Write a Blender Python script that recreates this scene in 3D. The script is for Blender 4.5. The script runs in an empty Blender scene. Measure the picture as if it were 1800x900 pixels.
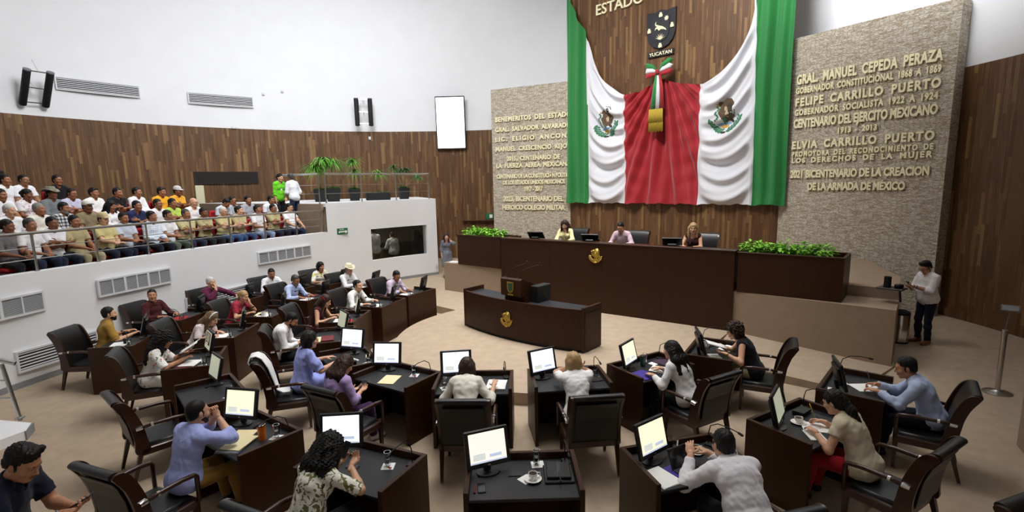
import bpy, bmesh, math, random
import numpy as np
from mathutils import Vector, Matrix, Euler
R = math.radians
S = bpy.context.scene
COL = S.collection
rng = random.Random(11)

# ------------------------------------------------------------------ camera, world, lights, exposure
H = 3.4
cam_d = bpy.data.cameras.new('camera')
cam = bpy.data.objects.new('camera', cam_d); COL.objects.link(cam)
cam_d.sensor_width = 36.0; cam_d.lens = 920 / 1800 * 36; cam_d.shift_y = 20 / 1800
cam_d.clip_start = .05; cam_d.clip_end = 200
pit = math.atan((470 - 324) / 920); ro = .02
_fw = Vector((0, math.cos(pit), -math.sin(pit))); _up = Vector((0, math.sin(pit), math.cos(pit))); _rt = Vector((1, 0, 0))
_r2 = math.cos(ro) * _rt - math.sin(ro) * _up; _u2 = math.sin(ro) * _rt + math.cos(ro) * _up
_m = Matrix((_r2, _u2, -_fw)).transposed().to_4x4(); _m.translation = Vector((0, 0, H)); cam.matrix_world = _m
S.camera = cam
S.view_settings.view_transform = 'Standard'; S.view_settings.look = 'None'
S.view_settings.gamma = 1; S.view_settings.use_curve_mapping = False
S.view_settings.exposure = EXPOSURE = 0.3
S.cycles.max_bounces = 8; S.cycles.diffuse_bounces = 5; S.cycles.glossy_bounces = 3
S.cycles.transmission_bounces = 6; S.cycles.transparent_max_bounces = 8
S.cycles.use_denoising = True; S.cycles.sample_clamp_indirect = 4.0; S.cycles.caustics_reflective = False; S.cycles.caustics_refractive = False
wd = bpy.data.worlds.new('world'); S.world = wd; wd.use_nodes = True
wd.node_tree.nodes['Background'].inputs[0].default_value = (.9, .95, 1, 1)
wd.node_tree.nodes['Background'].inputs[1].default_value = .10
CEIL = 12.6
def area(name, loc, size, power, col=(1, .97, .93), aim=None, spread=180):
    l = bpy.data.lights.new(name, 'AREA'); l.shape = 'RECTANGLE'; l.size = size[0]; l.size_y = size[1]
    l.energy = power; l.color = col; l.spread = R(spread)
    o = bpy.data.objects.new(name, l); COL.objects.link(o); o.location = loc
    if aim is not None: o.rotation_euler = (Vector(aim) - Vector(loc)).to_track_quat('-Z', 'Y').to_euler()
    return o
# ceiling lamps over stage ring, chamber floor and gallery, plus added fill lights
area('ceiling_lamp_stage', (.3, 11.4, CEIL - .2), (5, 5), 290, (1, .985, .975), spread=75)
area('flag_fill_light', (.5, 12.5, CEIL - .25), (4, 3), 385, (1, .985, .97), aim=(4.6, 18.6, 5.2), spread=92)  # added fill aimed at the flag, stands for no particular lamp
area('ceiling_lamp_floor', (.0, 7.0, CEIL - .2), (5, 4), 380, (1, .98, .95), aim=(-6.0, 9.5, .8), spread=115)
area('ceiling_lamp_gallery', (-5.5, 12.5, CEIL - .25), (3, 6), 780, (.96, .98, 1), aim=(-13, 17.5, 5.5), spread=140)
area('ceiling_lamp_wash', (-4.0, 16.5, CEIL - .25), (6, 3), 540, (.96, .98, 1), aim=(-5.0, 24, 5.5), spread=140)
area('back_fill_light', (5.2, 13.2, CEIL - .25), (2, 2), 150, (.98, .985, 1), aim=(9.3, 17.2, 9.6), spread=95)  # added fill, brightens the white wall above the right stone
area('right_fill_light', (3.0, 9.0, CEIL - .25), (3, 3), 330, (.96, .98, 1), aim=(11, 12.5, 11.2), spread=62)  # added fill to lift the upper right wall, no fixture of the room

# ------------------------------------------------------------------ materials
def lin(h):
    if isinstance(h, str):
        h = h.lstrip('#'); c = [int(h[i:i + 2], 16) / 255 for i in (0, 2, 4)]
        return tuple(x / 12.92 if x <= .04045 else ((x + .055) / 1.055) ** 2.4 for x in c) + (1,)
    return tuple(h) + (1,)
MATS = {}
def nd(nt, typ, **kw):
    n = nt.nodes.new(typ)
    for k, v in kw.items():
        if k in ('operation', 'blend_type', 'data_type', 'feature', 'distance', 'noise_dimensions', 'voronoi_dimensions', 'interpolation_type', 'wave_type', 'bands_direction', 'attribute_name', 'uv_map'): setattr(n, k, v)
    return n
def mat(name, color='#888888', rough=.6, metal=0., spec=.5, noise=0., nscale=8., bump=0., bscale=200., stretch=(1, 1, 1), emit=0., coat=0., sheen=0., trans=0., bdist=.01):
    if name in MATS: return MATS[name]
    m = bpy.data.materials.new(name); m.use_nodes = True; nt = m.node_tree; b = nt.nodes['Principled BSDF']
    b.inputs['Base Color'].default_value = lin(color); b.inputs['Roughness'].default_value = rough
    b.inputs['Metallic'].default_value = metal; b.inputs['Specular IOR Level'].default_value = spec
    b.inputs['Coat Weight'].default_value = coat; b.inputs['Sheen Weight'].default_value = sheen
    b.inputs['Transmission Weight'].default_value = trans
    if emit:
        b.inputs['Emission Color'].default_value = lin(color); b.inputs['Emission Strength'].default_value = emit
    if noise or bump:
        tc = nt.nodes.new('ShaderNodeTexCoord'); mp = nt.nodes.new('ShaderNodeMapping'); mp.inputs['Scale'].default_value = stretch
        nt.links.new(tc.outputs['Object'], mp.inputs['Vector'])
        if noise:
            n = nt.nodes.new('ShaderNodeTexNoise'); n.inputs['Scale'].default_value = nscale; n.inputs['Detail'].default_value = 4
            nt.links.new(mp.outputs[0], n.inputs['Vector'])
            mr = nt.nodes.new('ShaderNodeMapRange'); mr.inputs[1].default_value = .3; mr.inputs[2].default_value = .7
            mr.inputs[3].default_value = 1 - noise; mr.inputs[4].default_value = 1 + noise
            nt.links.new(n.outputs[0], mr.inputs[0])
            h = nt.nodes.new('ShaderNodeHueSaturation'); h.inputs['Color'].default_value = lin(color)
            nt.links.new(mr.outputs[0], h.inputs['Value']); nt.links.new(h.outputs[0], b.inputs['Base Color'])
        if bump:
            n2 = nt.nodes.new('ShaderNodeTexNoise'); n2.inputs['Scale'].default_value = bscale; n2.inputs['Detail'].default_value = 3
            nt.links.new(mp.outputs[0], n2.inputs['Vector'])
            bp = nt.nodes.new('ShaderNodeBump'); bp.inputs['Strength'].default_value = bump; bp.inputs['Distance'].default_value = bdist
            nt.links.new(n2.outputs[0], bp.inputs['Height']); nt.links.new(bp.outputs[0], b.inputs['Normal'])
    MATS[name] = m; return m
def math_(nt, op, a, b=None, c=None):
    n = nt.nodes.new('ShaderNodeMath'); n.operation = op
    for i, x in enumerate((a, b, c)):
        if x is None: continue
        if isinstance(x, (int, float)): n.inputs[i].default_value = x
        else: nt.links.new(x, n.inputs[i])
    return n.outputs[0]
def ramp(nt, fac, stops):
    n = nt.nodes.new('ShaderNodeValToRGB'); nt.links.new(fac, n.inputs[0]); e = n.color_ramp.elements
    while len(e) < len(stops): e.new(.5)
    for el, (p, c) in zip(e, stops): el.position = p; el.color = lin(c)
    return n.outputs[0]
def mat_planks(name, dark, mid, mid2, light, w=.085, L=.95, rough=.45):
    m = bpy.data.materials.new(name); m.use_nodes = True; nt = m.node_tree; b = nt.nodes['Principled BSDF']
    uv = nt.nodes.new('ShaderNodeUVMap'); uv.uv_map = 'UVMap'
    sp = nt.nodes.new('ShaderNodeSeparateXYZ'); nt.links.new(uv.outputs[0], sp.inputs[0])
    i = math_(nt, 'FLOOR', math_(nt, 'DIVIDE', sp.outputs[0], w))
    wn = nt.nodes.new('ShaderNodeTexWhiteNoise'); wn.noise_dimensions = '1D'; nt.links.new(i, wn.inputs['W'])
    j = math_(nt, 'FLOOR', math_(nt, 'ADD', math_(nt, 'DIVIDE', sp.outputs[1], L), math_(nt, 'MULTIPLY', wn.outputs[0], 7.0)))
    cb = nt.nodes.new('ShaderNodeCombineXYZ'); nt.links.new(i, cb.inputs[0]); nt.links.new(j, cb.inputs[1])
    w2 = nt.nodes.new('ShaderNodeTexWhiteNoise'); w2.noise_dimensions = '2D'; nt.links.new(cb.outputs[0], w2.inputs['Vector'])
    col = ramp(nt, w2.outputs[0], [(0, dark), (.5, mid), (.86, mid2), (.95, light), (1, light)])
    # grain along the plank, with pale sapwood streaks
    mp = nt.nodes.new('ShaderNodeMapping'); mp.inputs['Scale'].default_value = (34, .9, 1); nt.links.new(uv.outputs[0], mp.inputs[0])
    n = nt.nodes.new('ShaderNodeTexNoise'); n.inputs['Scale'].default_value = 1.; n.inputs['Detail'].default_value = 5; n.inputs['Distortion'].default_value = .6
    nt.links.new(mp.outputs[0], n.inputs['Vector'])
    st = nt.nodes.new('ShaderNodeMapRange'); st.inputs[1].default_value = .58; st.inputs[2].default_value = .72; nt.links.new(n.outputs[0], st.inputs[0])
    mx = nt.nodes.new('ShaderNodeMix'); mx.data_type = 'RGBA'; nt.links.new(math_(nt, 'MULTIPLY', st.outputs[0], .75), mx.inputs[0])
    nt.links.new(col, mx.inputs[6]); mx.inputs[7].default_value = lin(light)
    hs = nt.nodes.new('ShaderNodeHueSaturation'); nt.links.new(mx.outputs[2], hs.inputs['Color'])
    nt.links.new(math_(nt, 'ADD', math_(nt, 'MULTIPLY', n.outputs[0], .8), .6), hs.inputs['Value'])
    nt.links.new(hs.outputs[0], b.inputs['Base Color']); b.inputs['Roughness'].default_value = rough
    b.inputs['Specular IOR Level'].default_value = .3
    MATS[name] = m; return m
def mat_stone(name):
    m = bpy.data.materials.new(name); m.use_nodes = True; nt = m.node_tree; b = nt.nodes['Principled BSDF']
    uv = nt.nodes.new('ShaderNodeUVMap'); uv.uv_map = 'UVMap'
    mp = nt.nodes.new('ShaderNodeMapping'); mp.inputs['Scale'].default_value = (9.5, 36, 1)
    dn = nt.nodes.new('ShaderNodeTexNoise'); dn.inputs['Scale'].default_value = 16; dn.inputs['Detail'].default_value = 3; nt.links.new(uv.outputs[0], dn.inputs['Vector'])
    va = nt.nodes.new('ShaderNodeVectorMath'); va.operation = 'MULTIPLY_ADD'; nt.links.new(dn.outputs['Color'], va.inputs[0]); va.inputs[1].default_value = (.06, .035, 0); nt.links.new(uv.outputs[0], va.inputs[2]); nt.links.new(va.outputs[0], mp.inputs[0])
    v = nt.nodes.new('ShaderNodeTexVoronoi'); v.voronoi_dimensions = '2D'; v.inputs['Scale'].default_value = 1; nt.links.new(mp.outputs[0], v.inputs['Vector'])
    ve = nt.nodes.new('ShaderNodeTexVoronoi'); ve.voronoi_dimensions = '2D'; ve.feature = 'DISTANCE_TO_EDGE'; ve.inputs['Scale'].default_value = 1; nt.links.new(mp.outputs[0], ve.inputs['Vector'])
    sc = nt.nodes.new('ShaderNodeSeparateColor'); nt.links.new(v.outputs['Color'], sc.inputs[0])
    col = ramp(nt, sc.outputs[0], [(0, '#b8a88f'), (.3, '#d0c4af'), (.6, '#dcd2c1'), (.85, '#e8e0d1'), (1, '#c3ad90')])
    n = nt.nodes.new('ShaderNodeTexNoise'); n.inputs['Scale'].default_value = 60; n.inputs['Detail'].default_value = 4; nt.links.new(uv.outputs[0], n.inputs['Vector'])
    ed = nt.nodes.new('ShaderNodeMapRange'); ed.inputs[1].default_value = 0; ed.inputs[2].default_value = .16; ed.inputs[3].default_value = .5; ed.inputs[4].default_value = 1; nt.links.new(ve.outputs[0], ed.inputs[0])
    hs = nt.nodes.new('ShaderNodeHueSaturation'); nt.links.new(col, hs.inputs['Color']); nt.links.new(math_(nt, 'MULTIPLY', ed.outputs[0], math_(nt, 'ADD', n.outputs[0], .5)), hs.inputs['Value'])
    nt.links.new(hs.outputs[0], b.inputs['Base Color']); b.inputs['Roughness'].default_value = .9; b.inputs['Specular IOR Level'].default_value = .2
    hgt = math_(nt, 'ADD', math_(nt, 'ADD', math_(nt, 'MULTIPLY', ed.outputs[0], .5), math_(nt, 'MULTIPLY', sc.outputs[1], .9)), math_(nt, 'MULTIPLY', n.outputs[0], .5))
    bp = nt.nodes.new('ShaderNodeBump'); bp.inputs['Strength'].default_value = .8; bp.inputs['Distance'].default_value = .045
    nt.links.new(hgt, bp.inputs['Height']); nt.links.new(bp.outputs[0], b.inputs['Normal'])
    MATS[name] = m; return m
def mat_pattern(name, base, spots, scale=14., thr=.62, rough=.8):
    """cloth with a printed or embroidered motif: list of (colour, seed)"""
    if name in MATS: return MATS[name]
    m = bpy.data.materials.new(name); m.use_nodes = True; nt = m.node_tree; b = nt.nodes['Principled BSDF']
    tc = nt.nodes.new('ShaderNodeTexCoord'); last = None
    for k, (c, sd, th) in enumerate(spots):
        mp = nt.nodes.new('ShaderNodeMapping'); mp.inputs['Location'].default_value = (sd, sd * .7, sd * .3); nt.links.new(tc.outputs['Object'], mp.inputs[0])
        n = nt.nodes.new('ShaderNodeTexNoise'); n.inputs['Scale'].default_value = scale; n.inputs['Detail'].default_value = 1.5; n.inputs['Distortion'].default_value = 1.2
        nt.links.new(mp.outputs[0], n.inputs['Vector'])
        mr = nt.nodes.new('ShaderNodeMapRange'); mr.inputs[1].default_value = th; mr.inputs[2].default_value = th + .03; nt.links.new(n.outputs[0], mr.inputs[0])
        mx = nt.nodes.new('ShaderNodeMix'); mx.data_type = 'RGBA'; nt.links.new(mr.outputs[0], mx.inputs[0])
        if last is None: mx.inputs[6].default_value = lin(base)
        else: nt.links.new(last, mx.inputs[6])
        mx.inputs[7].default_value = lin(c); last = mx.outputs[2]
    nt.links.new(last, b.inputs['Base Color']); b.inputs['Roughness'].default_value = rough
    MATS[name] = m; return m
def mat_plaid(name, a, bcol, c, s=16.):
    if name in MATS: return MATS[name]
    m = bpy.data.materials.new(name); m.use_nodes = True; nt = m.node_tree; b = nt.nodes['Principled BSDF']
    tc = nt.nodes.new('ShaderNodeTexCoord'); sp = nt.nodes.new('ShaderNodeSeparateXYZ'); nt.links.new(tc.outputs['Object'], sp.inputs[0])
    fx = math_(nt, 'GREATER_THAN', math_(nt, 'FRACT', math_(nt, 'MULTIPLY', sp.outputs[0], s)), .5)
    fz = math_(nt, 'GREATER_THAN', math_(nt, 'FRACT', math_(nt, 'MULTIPLY', sp.outputs[2], s)), .5)
    col = ramp(nt, math_(nt, 'MULTIPLY', math_(nt, 'ADD', fx, fz), .5), [(0, a), (.5, bcol), (1, c)])
    nt.links.new(col, b.inputs['Base Color']); b.inputs['Roughness'].default_value = .85
    MATS[name] = m; return m

M_white = mat('white_plaster', '#ecedf0', .75, noise=.015, nscale=1.5, bump=.05, bscale=60)
M_ceil = mat('ceiling_white', '#f2f2f2', .8)
M_planks = mat_planks('vertical_wood_planks', '#573d27', '#62452d', '#6f5035', '#856742')
M_stone = mat_stone('ledger_stone')
M_carpet = mat('beige_carpet', '#ae9c87', .95, spec=.1, noise=.07, nscale=5, bump=.35, bscale=420)
M_carpet2 = mat('brown_carpet_riser', '#9f8b77', .95, spec=.1, noise=.05, nscale=5, bump=.35, bscale=420)
M_skirt = mat('grey_baseboard', '#8d8f92', .6)
M_desk = mat('dark_brown_wood', '#371f10', .45, spec=.2, noise=.16, nscale=3.5, stretch=(6, 6, 1), coat=.05)
M_leather = mat('black_leather', '#101113', .38, spec=.5, bump=.12, bscale=160)
M_desktop = mat('black_desk_leather', '#1b1c20', .5, spec=.4, bump=.08, bscale=300)
M_chairwood = mat('reddish_brown_wood', '#351a0f', .32, spec=.4, noise=.15, nscale=5, stretch=(4, 1, 4), coat=.3)
M_steel = mat('brushed_steel', '#b9b8b4', .3, metal=1.)
M_chrome = mat('chrome', '#d8d8d8', .15, metal=1.)
M_black = mat('black_plastic', '#101113', .4)
M_blackm = mat('matt_black', '#0c0c0e', .7)
M_dgrey = mat('dark_grey_plastic', '#2b2c30', .5)
M_grey = mat('grey_plastic', '#6d7075', .5)
M_paper = mat('white_paper', '#f1f1ef', .85)
M_cream = mat('cream_folder', '#e8dcae', .8)
M_red = mat('red_cloth_seat', '#a3121c', .8)
M_maroon = mat('maroon_folder', '#6e1a22', .6)
M_purple = mat('violet_folder', '#38208a', .6)
M_dpurple = mat('plum_folder', '#3a1f38', .6)
M_china = mat('white_china', '#f3f2ee', .15, spec=.6)
M_gold = mat('polished_gold_letters', '#fbf3cc', .34, metal=.1)
M_goldd = mat('antique_gold', '#c3a44a', .35, metal=.8)
M_orange = mat('orange_tumbler', '#e8741b', .35)
M_coffee = mat('coffee', '#2a150a', .1)
M_green = mat('green_leaf', '#5c9a2c', .5, noise=.25, nscale=30)
M_lime = mat('bright_pothos_leaf', '#86c43a', .45, noise=.3, nscale=25)
M_dgreen = mat('dark_green_leaf', '#3b6d2c', .55, noise=.25, nscale=30)
M_soil = mat('soil', '#2a1c12', .95)
M_vent = mat('vent_white', '#dcdde0', .5)
M_ventd = mat('vent_dark', '#101012', .8)
M_screen = mat('screen_white', '#f4f8ff', .3, emit=1.0)
M_screen_y = mat('screen_cream', '#f2ecca', .3, emit=.85)
M_screen_p = mat('screen_pink', '#f4e4d8', .3, emit=.9)
M_screen_d = mat('screen_grey_green', '#b9bda6', .3, emit=.55)
M_sblue = mat('screen_blue_block', '#b9c4dc', .3, emit=.75)
M_sgrey = mat('screen_grey_block', '#cfd6cf', .3, emit=.75)
M_tv = mat('tv_white', '#ffffff', .3, emit=1.3)
M_exit = mat('exit_green', '#1c6b3d', .5)
def glass_mat():
    m = bpy.data.materials.new('clear_glass'); m.use_nodes = True; b = m.node_tree.nodes['Principled BSDF']
    b.inputs['Base Color'].default_value = (.96, .98, .98, 1); b.inputs['Roughness'].default_value = .03; b.inputs['Transmission Weight'].default_value = 1; b.inputs['IOR'].default_value = 1.3
    MATS['clear_glass'] = m; return m
M_glass = glass_mat()
def pane_mat():
    m = bpy.data.materials.new('window_pane'); m.use_nodes = True; nt = m.node_tree; nt.nodes.clear()
    o = nt.nodes.new('ShaderNodeOutputMaterial'); t = nt.nodes.new('ShaderNodeBsdfTransparent'); t.inputs[0].default_value = (.62, .64, .62, 1)
    g = nt.nodes.new('ShaderNodeBsdfGlossy'); g.inputs['Roughness'].default_value = .02; f = nt.nodes.new('ShaderNodeFresnel'); f.inputs[0].default_value = 1.5
    mx = nt.nodes.new('ShaderNodeMixShader'); nt.links.new(f.outputs[0], mx.inputs[0]); nt.links.new(t.outputs[0], mx.inputs[1]); nt.links.new(g.outputs[0], mx.inputs[2]); nt.links.new(mx.outputs[0], o.inputs[0])
    return m
M_pane = pane_mat()

# ------------------------------------------------------------------ mesh builder
class MB:
    def __init__(s): s.v = []; s.f = []; s.m = []; s.uv = None; s.cm = 0
    def add(s, vs, fs, m=None):
        o = len(s.v); s.v += [tuple(map(float, p)) for p in vs]; s.f += [tuple(i + o for i in f) for f in fs]
        s.m += [s.cm if m is None else m] * len(fs); return s
    def box(s, c, d, bev=0., rot=None, m=None):
        x, y, z = d[0] / 2, d[1] / 2, d[2] / 2; b = min(bev, x * .9, y * .9, z * .9)
        if b <= 0:
            vs = [(i * x, j * y, k * z) for i in (-1, 1) for j in (-1, 1) for k in (-1, 1)]
            fs = [(0, 1, 3, 2), (4, 6, 7, 5), (0, 4, 5, 1), (2, 3, 7, 6), (0, 2, 6, 4), (1, 5, 7, 3)]
        else:
            vs = []; ix = {}
            for i in (-1, 1):
                for j in (-1, 1):
                    for k in (-1, 1):
                        for a in range(3):
                            q = [i * (x - b), j * (y - b), k * (z - b)]; q[a] = (i, j, k)[a] * (x, y, z)[a]
                            ix[(i, j, k, a)] = len(vs); vs.append(tuple(q))
            fs = []
            for a in range(3):
                b1, c1 = (a + 1) % 3, (a + 2) % 3
                for sg in (-1, 1):
                    def key(p, q, aa=a):
                        t = [0, 0, 0]; t[a] = sg; t[b1] = p; t[c1] = q; return (*t, aa)
                    f = [ix[key(-1, -1)], ix[key(1, -1)], ix[key(1, 1)], ix[key(-1, 1)]]
                    fs.append(f if sg > 0 else f[::-1])
                for p in (-1, 1):
                    for q in (-1, 1):
                        def k2(e, aa):
                            t = [0, 0, 0]; t[a] = e; t[b1] = p; t[c1] = q; return (*t, aa)
                        f = [ix[k2(-1, b1)], ix[k2(1, b1)], ix[k2(1, c1)], ix[k2(-1, c1)]]
                        fs.append(f if p * q < 0 else f[::-1])
            for i in (-1, 1):
                for j in (-1, 1):
                    for k in (-1, 1):
                        f = [ix[(i, j, k, 0)], ix[(i, j, k, 1)], ix[(i, j, k, 2)]]
                        fs.append(f if i * j * k > 0 else f[::-1])
        if rot is not None:
            rm = Euler(rot).to_matrix() if not isinstance(rot, Matrix) else rot
            vs = [rm @ Vector(p) for p in vs]
        return s.add([(p[0] + c[0], p[1] + c[1], p[2] + c[2]) for p in vs], fs, m)
    def tube(s, path, r, n=8, cap=True, m=None, flat=1.):
        P = [Vector(p) for p in path]; rs = r if isinstance(r, (list, tuple)) else [r] * len(P)
        vs = []; ref = None
        for i, p in enumerate(P):
            t = (P[min(i + 1, len(P) - 1)] - P[max(i - 1, 0)]).normalized()
            if ref is None:
                ref = Vector((0, 0, 1)) if abs(t.z) < .9 else Vector((0, 1, 0))
            a = t.cross(ref).normalized(); b = a.cross(t).normalized(); ref = b
            for k in range(n):
                an = 2 * math.pi * k / n; vs.append(p + a * math.cos(an) * rs[i] + b * math.sin(an) * rs[i] * flat)
        fs = [(i * n + k, i * n + (k + 1) % n, (i + 1) * n + (k + 1) % n, (i + 1) * n + k) for i in range(len(P) - 1) for k in range(n)]
        if cap: fs += [tuple(range(n))[::-1], tuple((len(P) - 1) * n + k for k in range(n))]
        return s.add(vs, fs, m)
    def lathe(s, prof, c=(0, 0, 0), n=20, m=None, sx=1., sy=1.):
        vs = [(c[0] + r * math.cos(2 * math.pi * k / n) * sx, c[1] + r * math.sin(2 * math.pi * k / n) * sy, c[2] + z) for r, z in prof for k in range(n)]
        fs = [(i * n + k, i * n + (k + 1) % n, (i + 1) * n + (k + 1) % n, (i + 1) * n + k) for i in range(len(prof) - 1) for k in range(n)]
        if prof[0][0] > 1e-5: fs.append(tuple(range(n))[::-1])
        if prof[-1][0] > 1e-5: fs.append(tuple((len(prof) - 1) * n + k for k in range(n)))
        return s.add(vs, fs, m)
    def prism(s, poly, z0, z1, m=None):
        n = len(poly); ar = sum(poly[i][0] * poly[(i + 1) % n][1] - poly[(i + 1) % n][0] * poly[i][1] for i in range(n))
        if ar < 0: poly = poly[::-1]
        z0s = z0 if isinstance(z0, (list, tuple)) else [z0] * n; z1s = z1 if isinstance(z1, (list, tuple)) else [z1] * n
        if ar < 0: z0s = z0s[::-1]; z1s = z1s[::-1]
        vs = [(p[0], p[1], z) for p, z in zip(poly, z0s)] + [(p[0], p[1], z) for p, z in zip(poly, z1s)]
        fs = [tuple(range(n))[::-1], tuple(range(n, 2 * n))] + [(i, (i + 1) % n, n + (i + 1) % n, n + i) for i in range(n)]
        return s.add(vs, fs, m)
    def profx(s, prof, x0, x1, m=None):
        """closed (y, z) outline extruded along x"""
        n = len(prof); ar = sum(prof[i][0] * prof[(i + 1) % n][1] - prof[(i + 1) % n][0] * prof[i][1] for i in range(n))
        if ar < 0: prof = prof[::-1]
        vs = [(x0, y, z) for y, z in prof] + [(x1, y, z) for y, z in prof]
        fs = [tuple(range(n))[::-1], tuple(range(n, 2 * n))] + [(i, (i + 1) % n, n + (i + 1) % n, n + i) for i in range(n)]
        return s.add(vs, fs, m)
    def grid(s, rows, m=None, close=False):
        nr, nc = len(rows), len(rows[0]); vs = [p for r in rows for p in r]
        fs = [(i * nc + k, i * nc + (k + 1) % nc, (i + 1) * nc + (k + 1) % nc, (i + 1) * nc + k) for i in range(nr - 1) for k in range(nc if close else nc - 1)]
        return s.add(vs, fs, m)
    def xf(s, M):
        s.v = [tuple(M @ Vector(p)) for p in s.v]; return s
    def build(s, name, mats, parent=None, smooth=False, loc=None, rz=0., uvf=None):
        me = bpy.data.meshes.new(name); me.from_pydata(s.v, [], s.f)
        for q in (mats if isinstance(mats, (list, tuple)) else [mats]): me.materials.append(q)
        me.polygons.foreach_set('material_index', s.m)
        if smooth:
            me.polygons.foreach_set('use_smooth', [True] * len(s.f))
            if smooth != 'all': me.set_sharp_from_angle(angle=R(38 if smooth is True else smooth))
        if uvf:
            ul = me.uv_layers.new(name='UVMap')
            for lp in me.loops: ul.data[lp.index].uv = uvf(me.vertices[lp.vertex_index].co)
        me.update()
        o = bpy.data.objects.new(name, me); COL.objects.link(o)
        if parent is not None: o.parent = parent
        if loc is not None: o.location = loc
        o.rotation_euler.z = rz
        return o
def tag(o, label=None, cat=None, group=None, kind=None):
    if label: o['label'] = label
    if cat: o['category'] = cat
    if group: o['group'] = group
    if kind: o['kind'] = kind
    return o
def thing(name, label, cat, loc=(0, 0, 0), rz=0., group=None):
    o = bpy.data.objects.new(name, None); COL.objects.link(o); o.location = loc; o.rotation_euler.z = rz; o.empty_display_size = .1
    return tag(o, label, cat, group)
def struct(name, mb, mats, **k):
    return tag(mb.build(name, mats, **k), kind='structure')
def dup(root, loc, rz, label=None, group=None):
    r = root.copy(); COL.objects.link(r); r.location = loc; r.rotation_euler = (0, 0, rz)
    if label: r['label'] = label
    if group: r['group'] = group
    for ch in root.children:
        c = ch.copy(); COL.objects.link(c); c.parent = r
        for g in ch.children:
            d = g.copy(); COL.objects.link(d); d.parent = c
    return r
# ------------------------------------------------------------------ room shell
WC = Vector((-3, 11, 0)); WR = 13.7; WT = 5.87
def wallp(th, z, r=WR): return Vector((WC.x + r * math.cos(R(th)), WC.y + r * math.sin(R(th)), z))
def wall_frame(th, z, r=WR):
    """local x along the wall (towards smaller angle), y out of the wall into the room, z up"""
    a = R(th); n = Vector((-math.cos(a), -math.sin(a), 0)); x = Vector((math.sin(a), -math.cos(a), 0))
    M = Matrix((x, n, Vector((0, 0, 1)))).transposed().to_4x4(); M.translation = wallp(th, z, r); return M
def cyl(th0, th1, z0, z1, r, n=160):
    mb = MB(); rows = []
    for z in (z0, z1): rows.append([tuple(wallp(th0 + (th1 - th0) * i / n, z, r)) for i in range(n + 1)])
    return mb.grid(rows)
def uv_cyl(co):
    return (math.atan2(co.y - WC.y, co.x - WC.x) % (2 * math.pi) * WR, co.z)
fl = MB(); fl.prism([tuple(wallp(a, 0, 15.5))[:2] for a in range(0, 360, 6)], -.1, 0)
struct('floor', fl, M_carpet)
ce = MB(); ce.prism([tuple(wallp(a, 0, 15.5))[:2] for a in range(0, 360, 6)], CEIL, CEIL + .2)
struct('ceiling', ce, M_ceil)
struct('wall_wood', cyl(215, -50, 0, WT, WR), M_planks, smooth='all', uvf=uv_cyl)
struct('wall_upper', cyl(360 - 50, -50, WT, CEIL, WR + .03, 240), M_white, smooth='all')
struct('wall_rear', cyl(310, 215, 0, WT, WR, 80), M_white, smooth='all')

# stage: round platform with a ramp on either side
PC = (.75, 10.9); PR = 3.25
pl = MB(); pl.prism([(PC[0] + PR * math.cos(2 * math.pi * i / 96), PC[1] + PR * math.sin(2 * math.pi * i / 96)) for i in range(96)], 0, .2)
pl.prism([(-2.6, 14.35), (-1.1, 12.92), (0, 11), (3.2, 9.0), (4.75, 11.0), (-2.1, 16.0), (-2.6, 15.6)], 0, .195)
pl.prism([(2.3, 8.15), (4.15, 8.72), (5.3, 7.75), (6.95, 9.1), (4.8, 10.95), (2, 11)], 0, [.199, .16, .1, .02, .19, .199])
struct('floor_stage', pl, M_carpet)

# stone-clad walls and the wooden centre panel behind the dais
def slab(name, a, b, z0, z1, t, m):
    a = Vector((*a, 0)); b = Vector((*b, 0)); d = (b - a).normalized(); n = Vector((-d.y, d.x, 0))
    if n.dot(-a) < 0: n = -n
    mb = MB(); mb.prism([tuple(p)[:2] for p in (a, b, b - n * t, a - n * t)], z0, z1)
    return struct(name, mb, m, uvf=lambda co: ((Vector(co) - a).dot(d) + (Vector(co) - a).dot(n) * .97, co.z)), a, d, n
RS = slab('wall_stone_right', (10.18, 12.42), (8.06, 15.82), 0, 7.32, .5, M_stone)
PN = slab('wall_panel', (8.06, 15.82), (2.43, 21.44), 0, 11.9, .25, M_planks)
LS = slab('wall_stone_left', (2.43, 21.44), (-.75, 23.05), 0, 7.36, .5, M_stone)
def on(pl, s, z, off=0.): return pl[1] + pl[2] * s + pl[3] * off + Vector((0, 0, z))
def frame_of(pl, s, z, off=0.):
    """x runs left to right as seen from the room, y towards the room, z up"""
    M = Matrix((-pl[2], pl[3], Vector((0, 0, 1)))).transposed().to_4x4(); M.translation = on(pl, s, z, off); return M

# dais behind the bench, with carpeted front blocks
BL, BR = Vector((-.3, 14.48, 0)), Vector((4.67, 10.85, 0)); BZ = 1.06; BT = 1.94
da = MB()
da.prism([(-2.1, 16.0), (-.22, 14.50), (4.72, 10.88), (6.78, 9.0), (7.45, 9.84), (8.35, 11.05), (9.2, 13.3), (7.8, 15.7), (2.3, 21.2), (-.6, 22.7), (-1.1, 21.5), (-.9, 18.2)], 0, BZ)
da.prism([(6.2, 10.75), (7.4, 9.8), (8.35, 11.05), (9.2, 13.3), (8.6, 14.3)], BZ, BZ + .21)
struct('floor_dais', da, M_carpet2)

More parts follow.
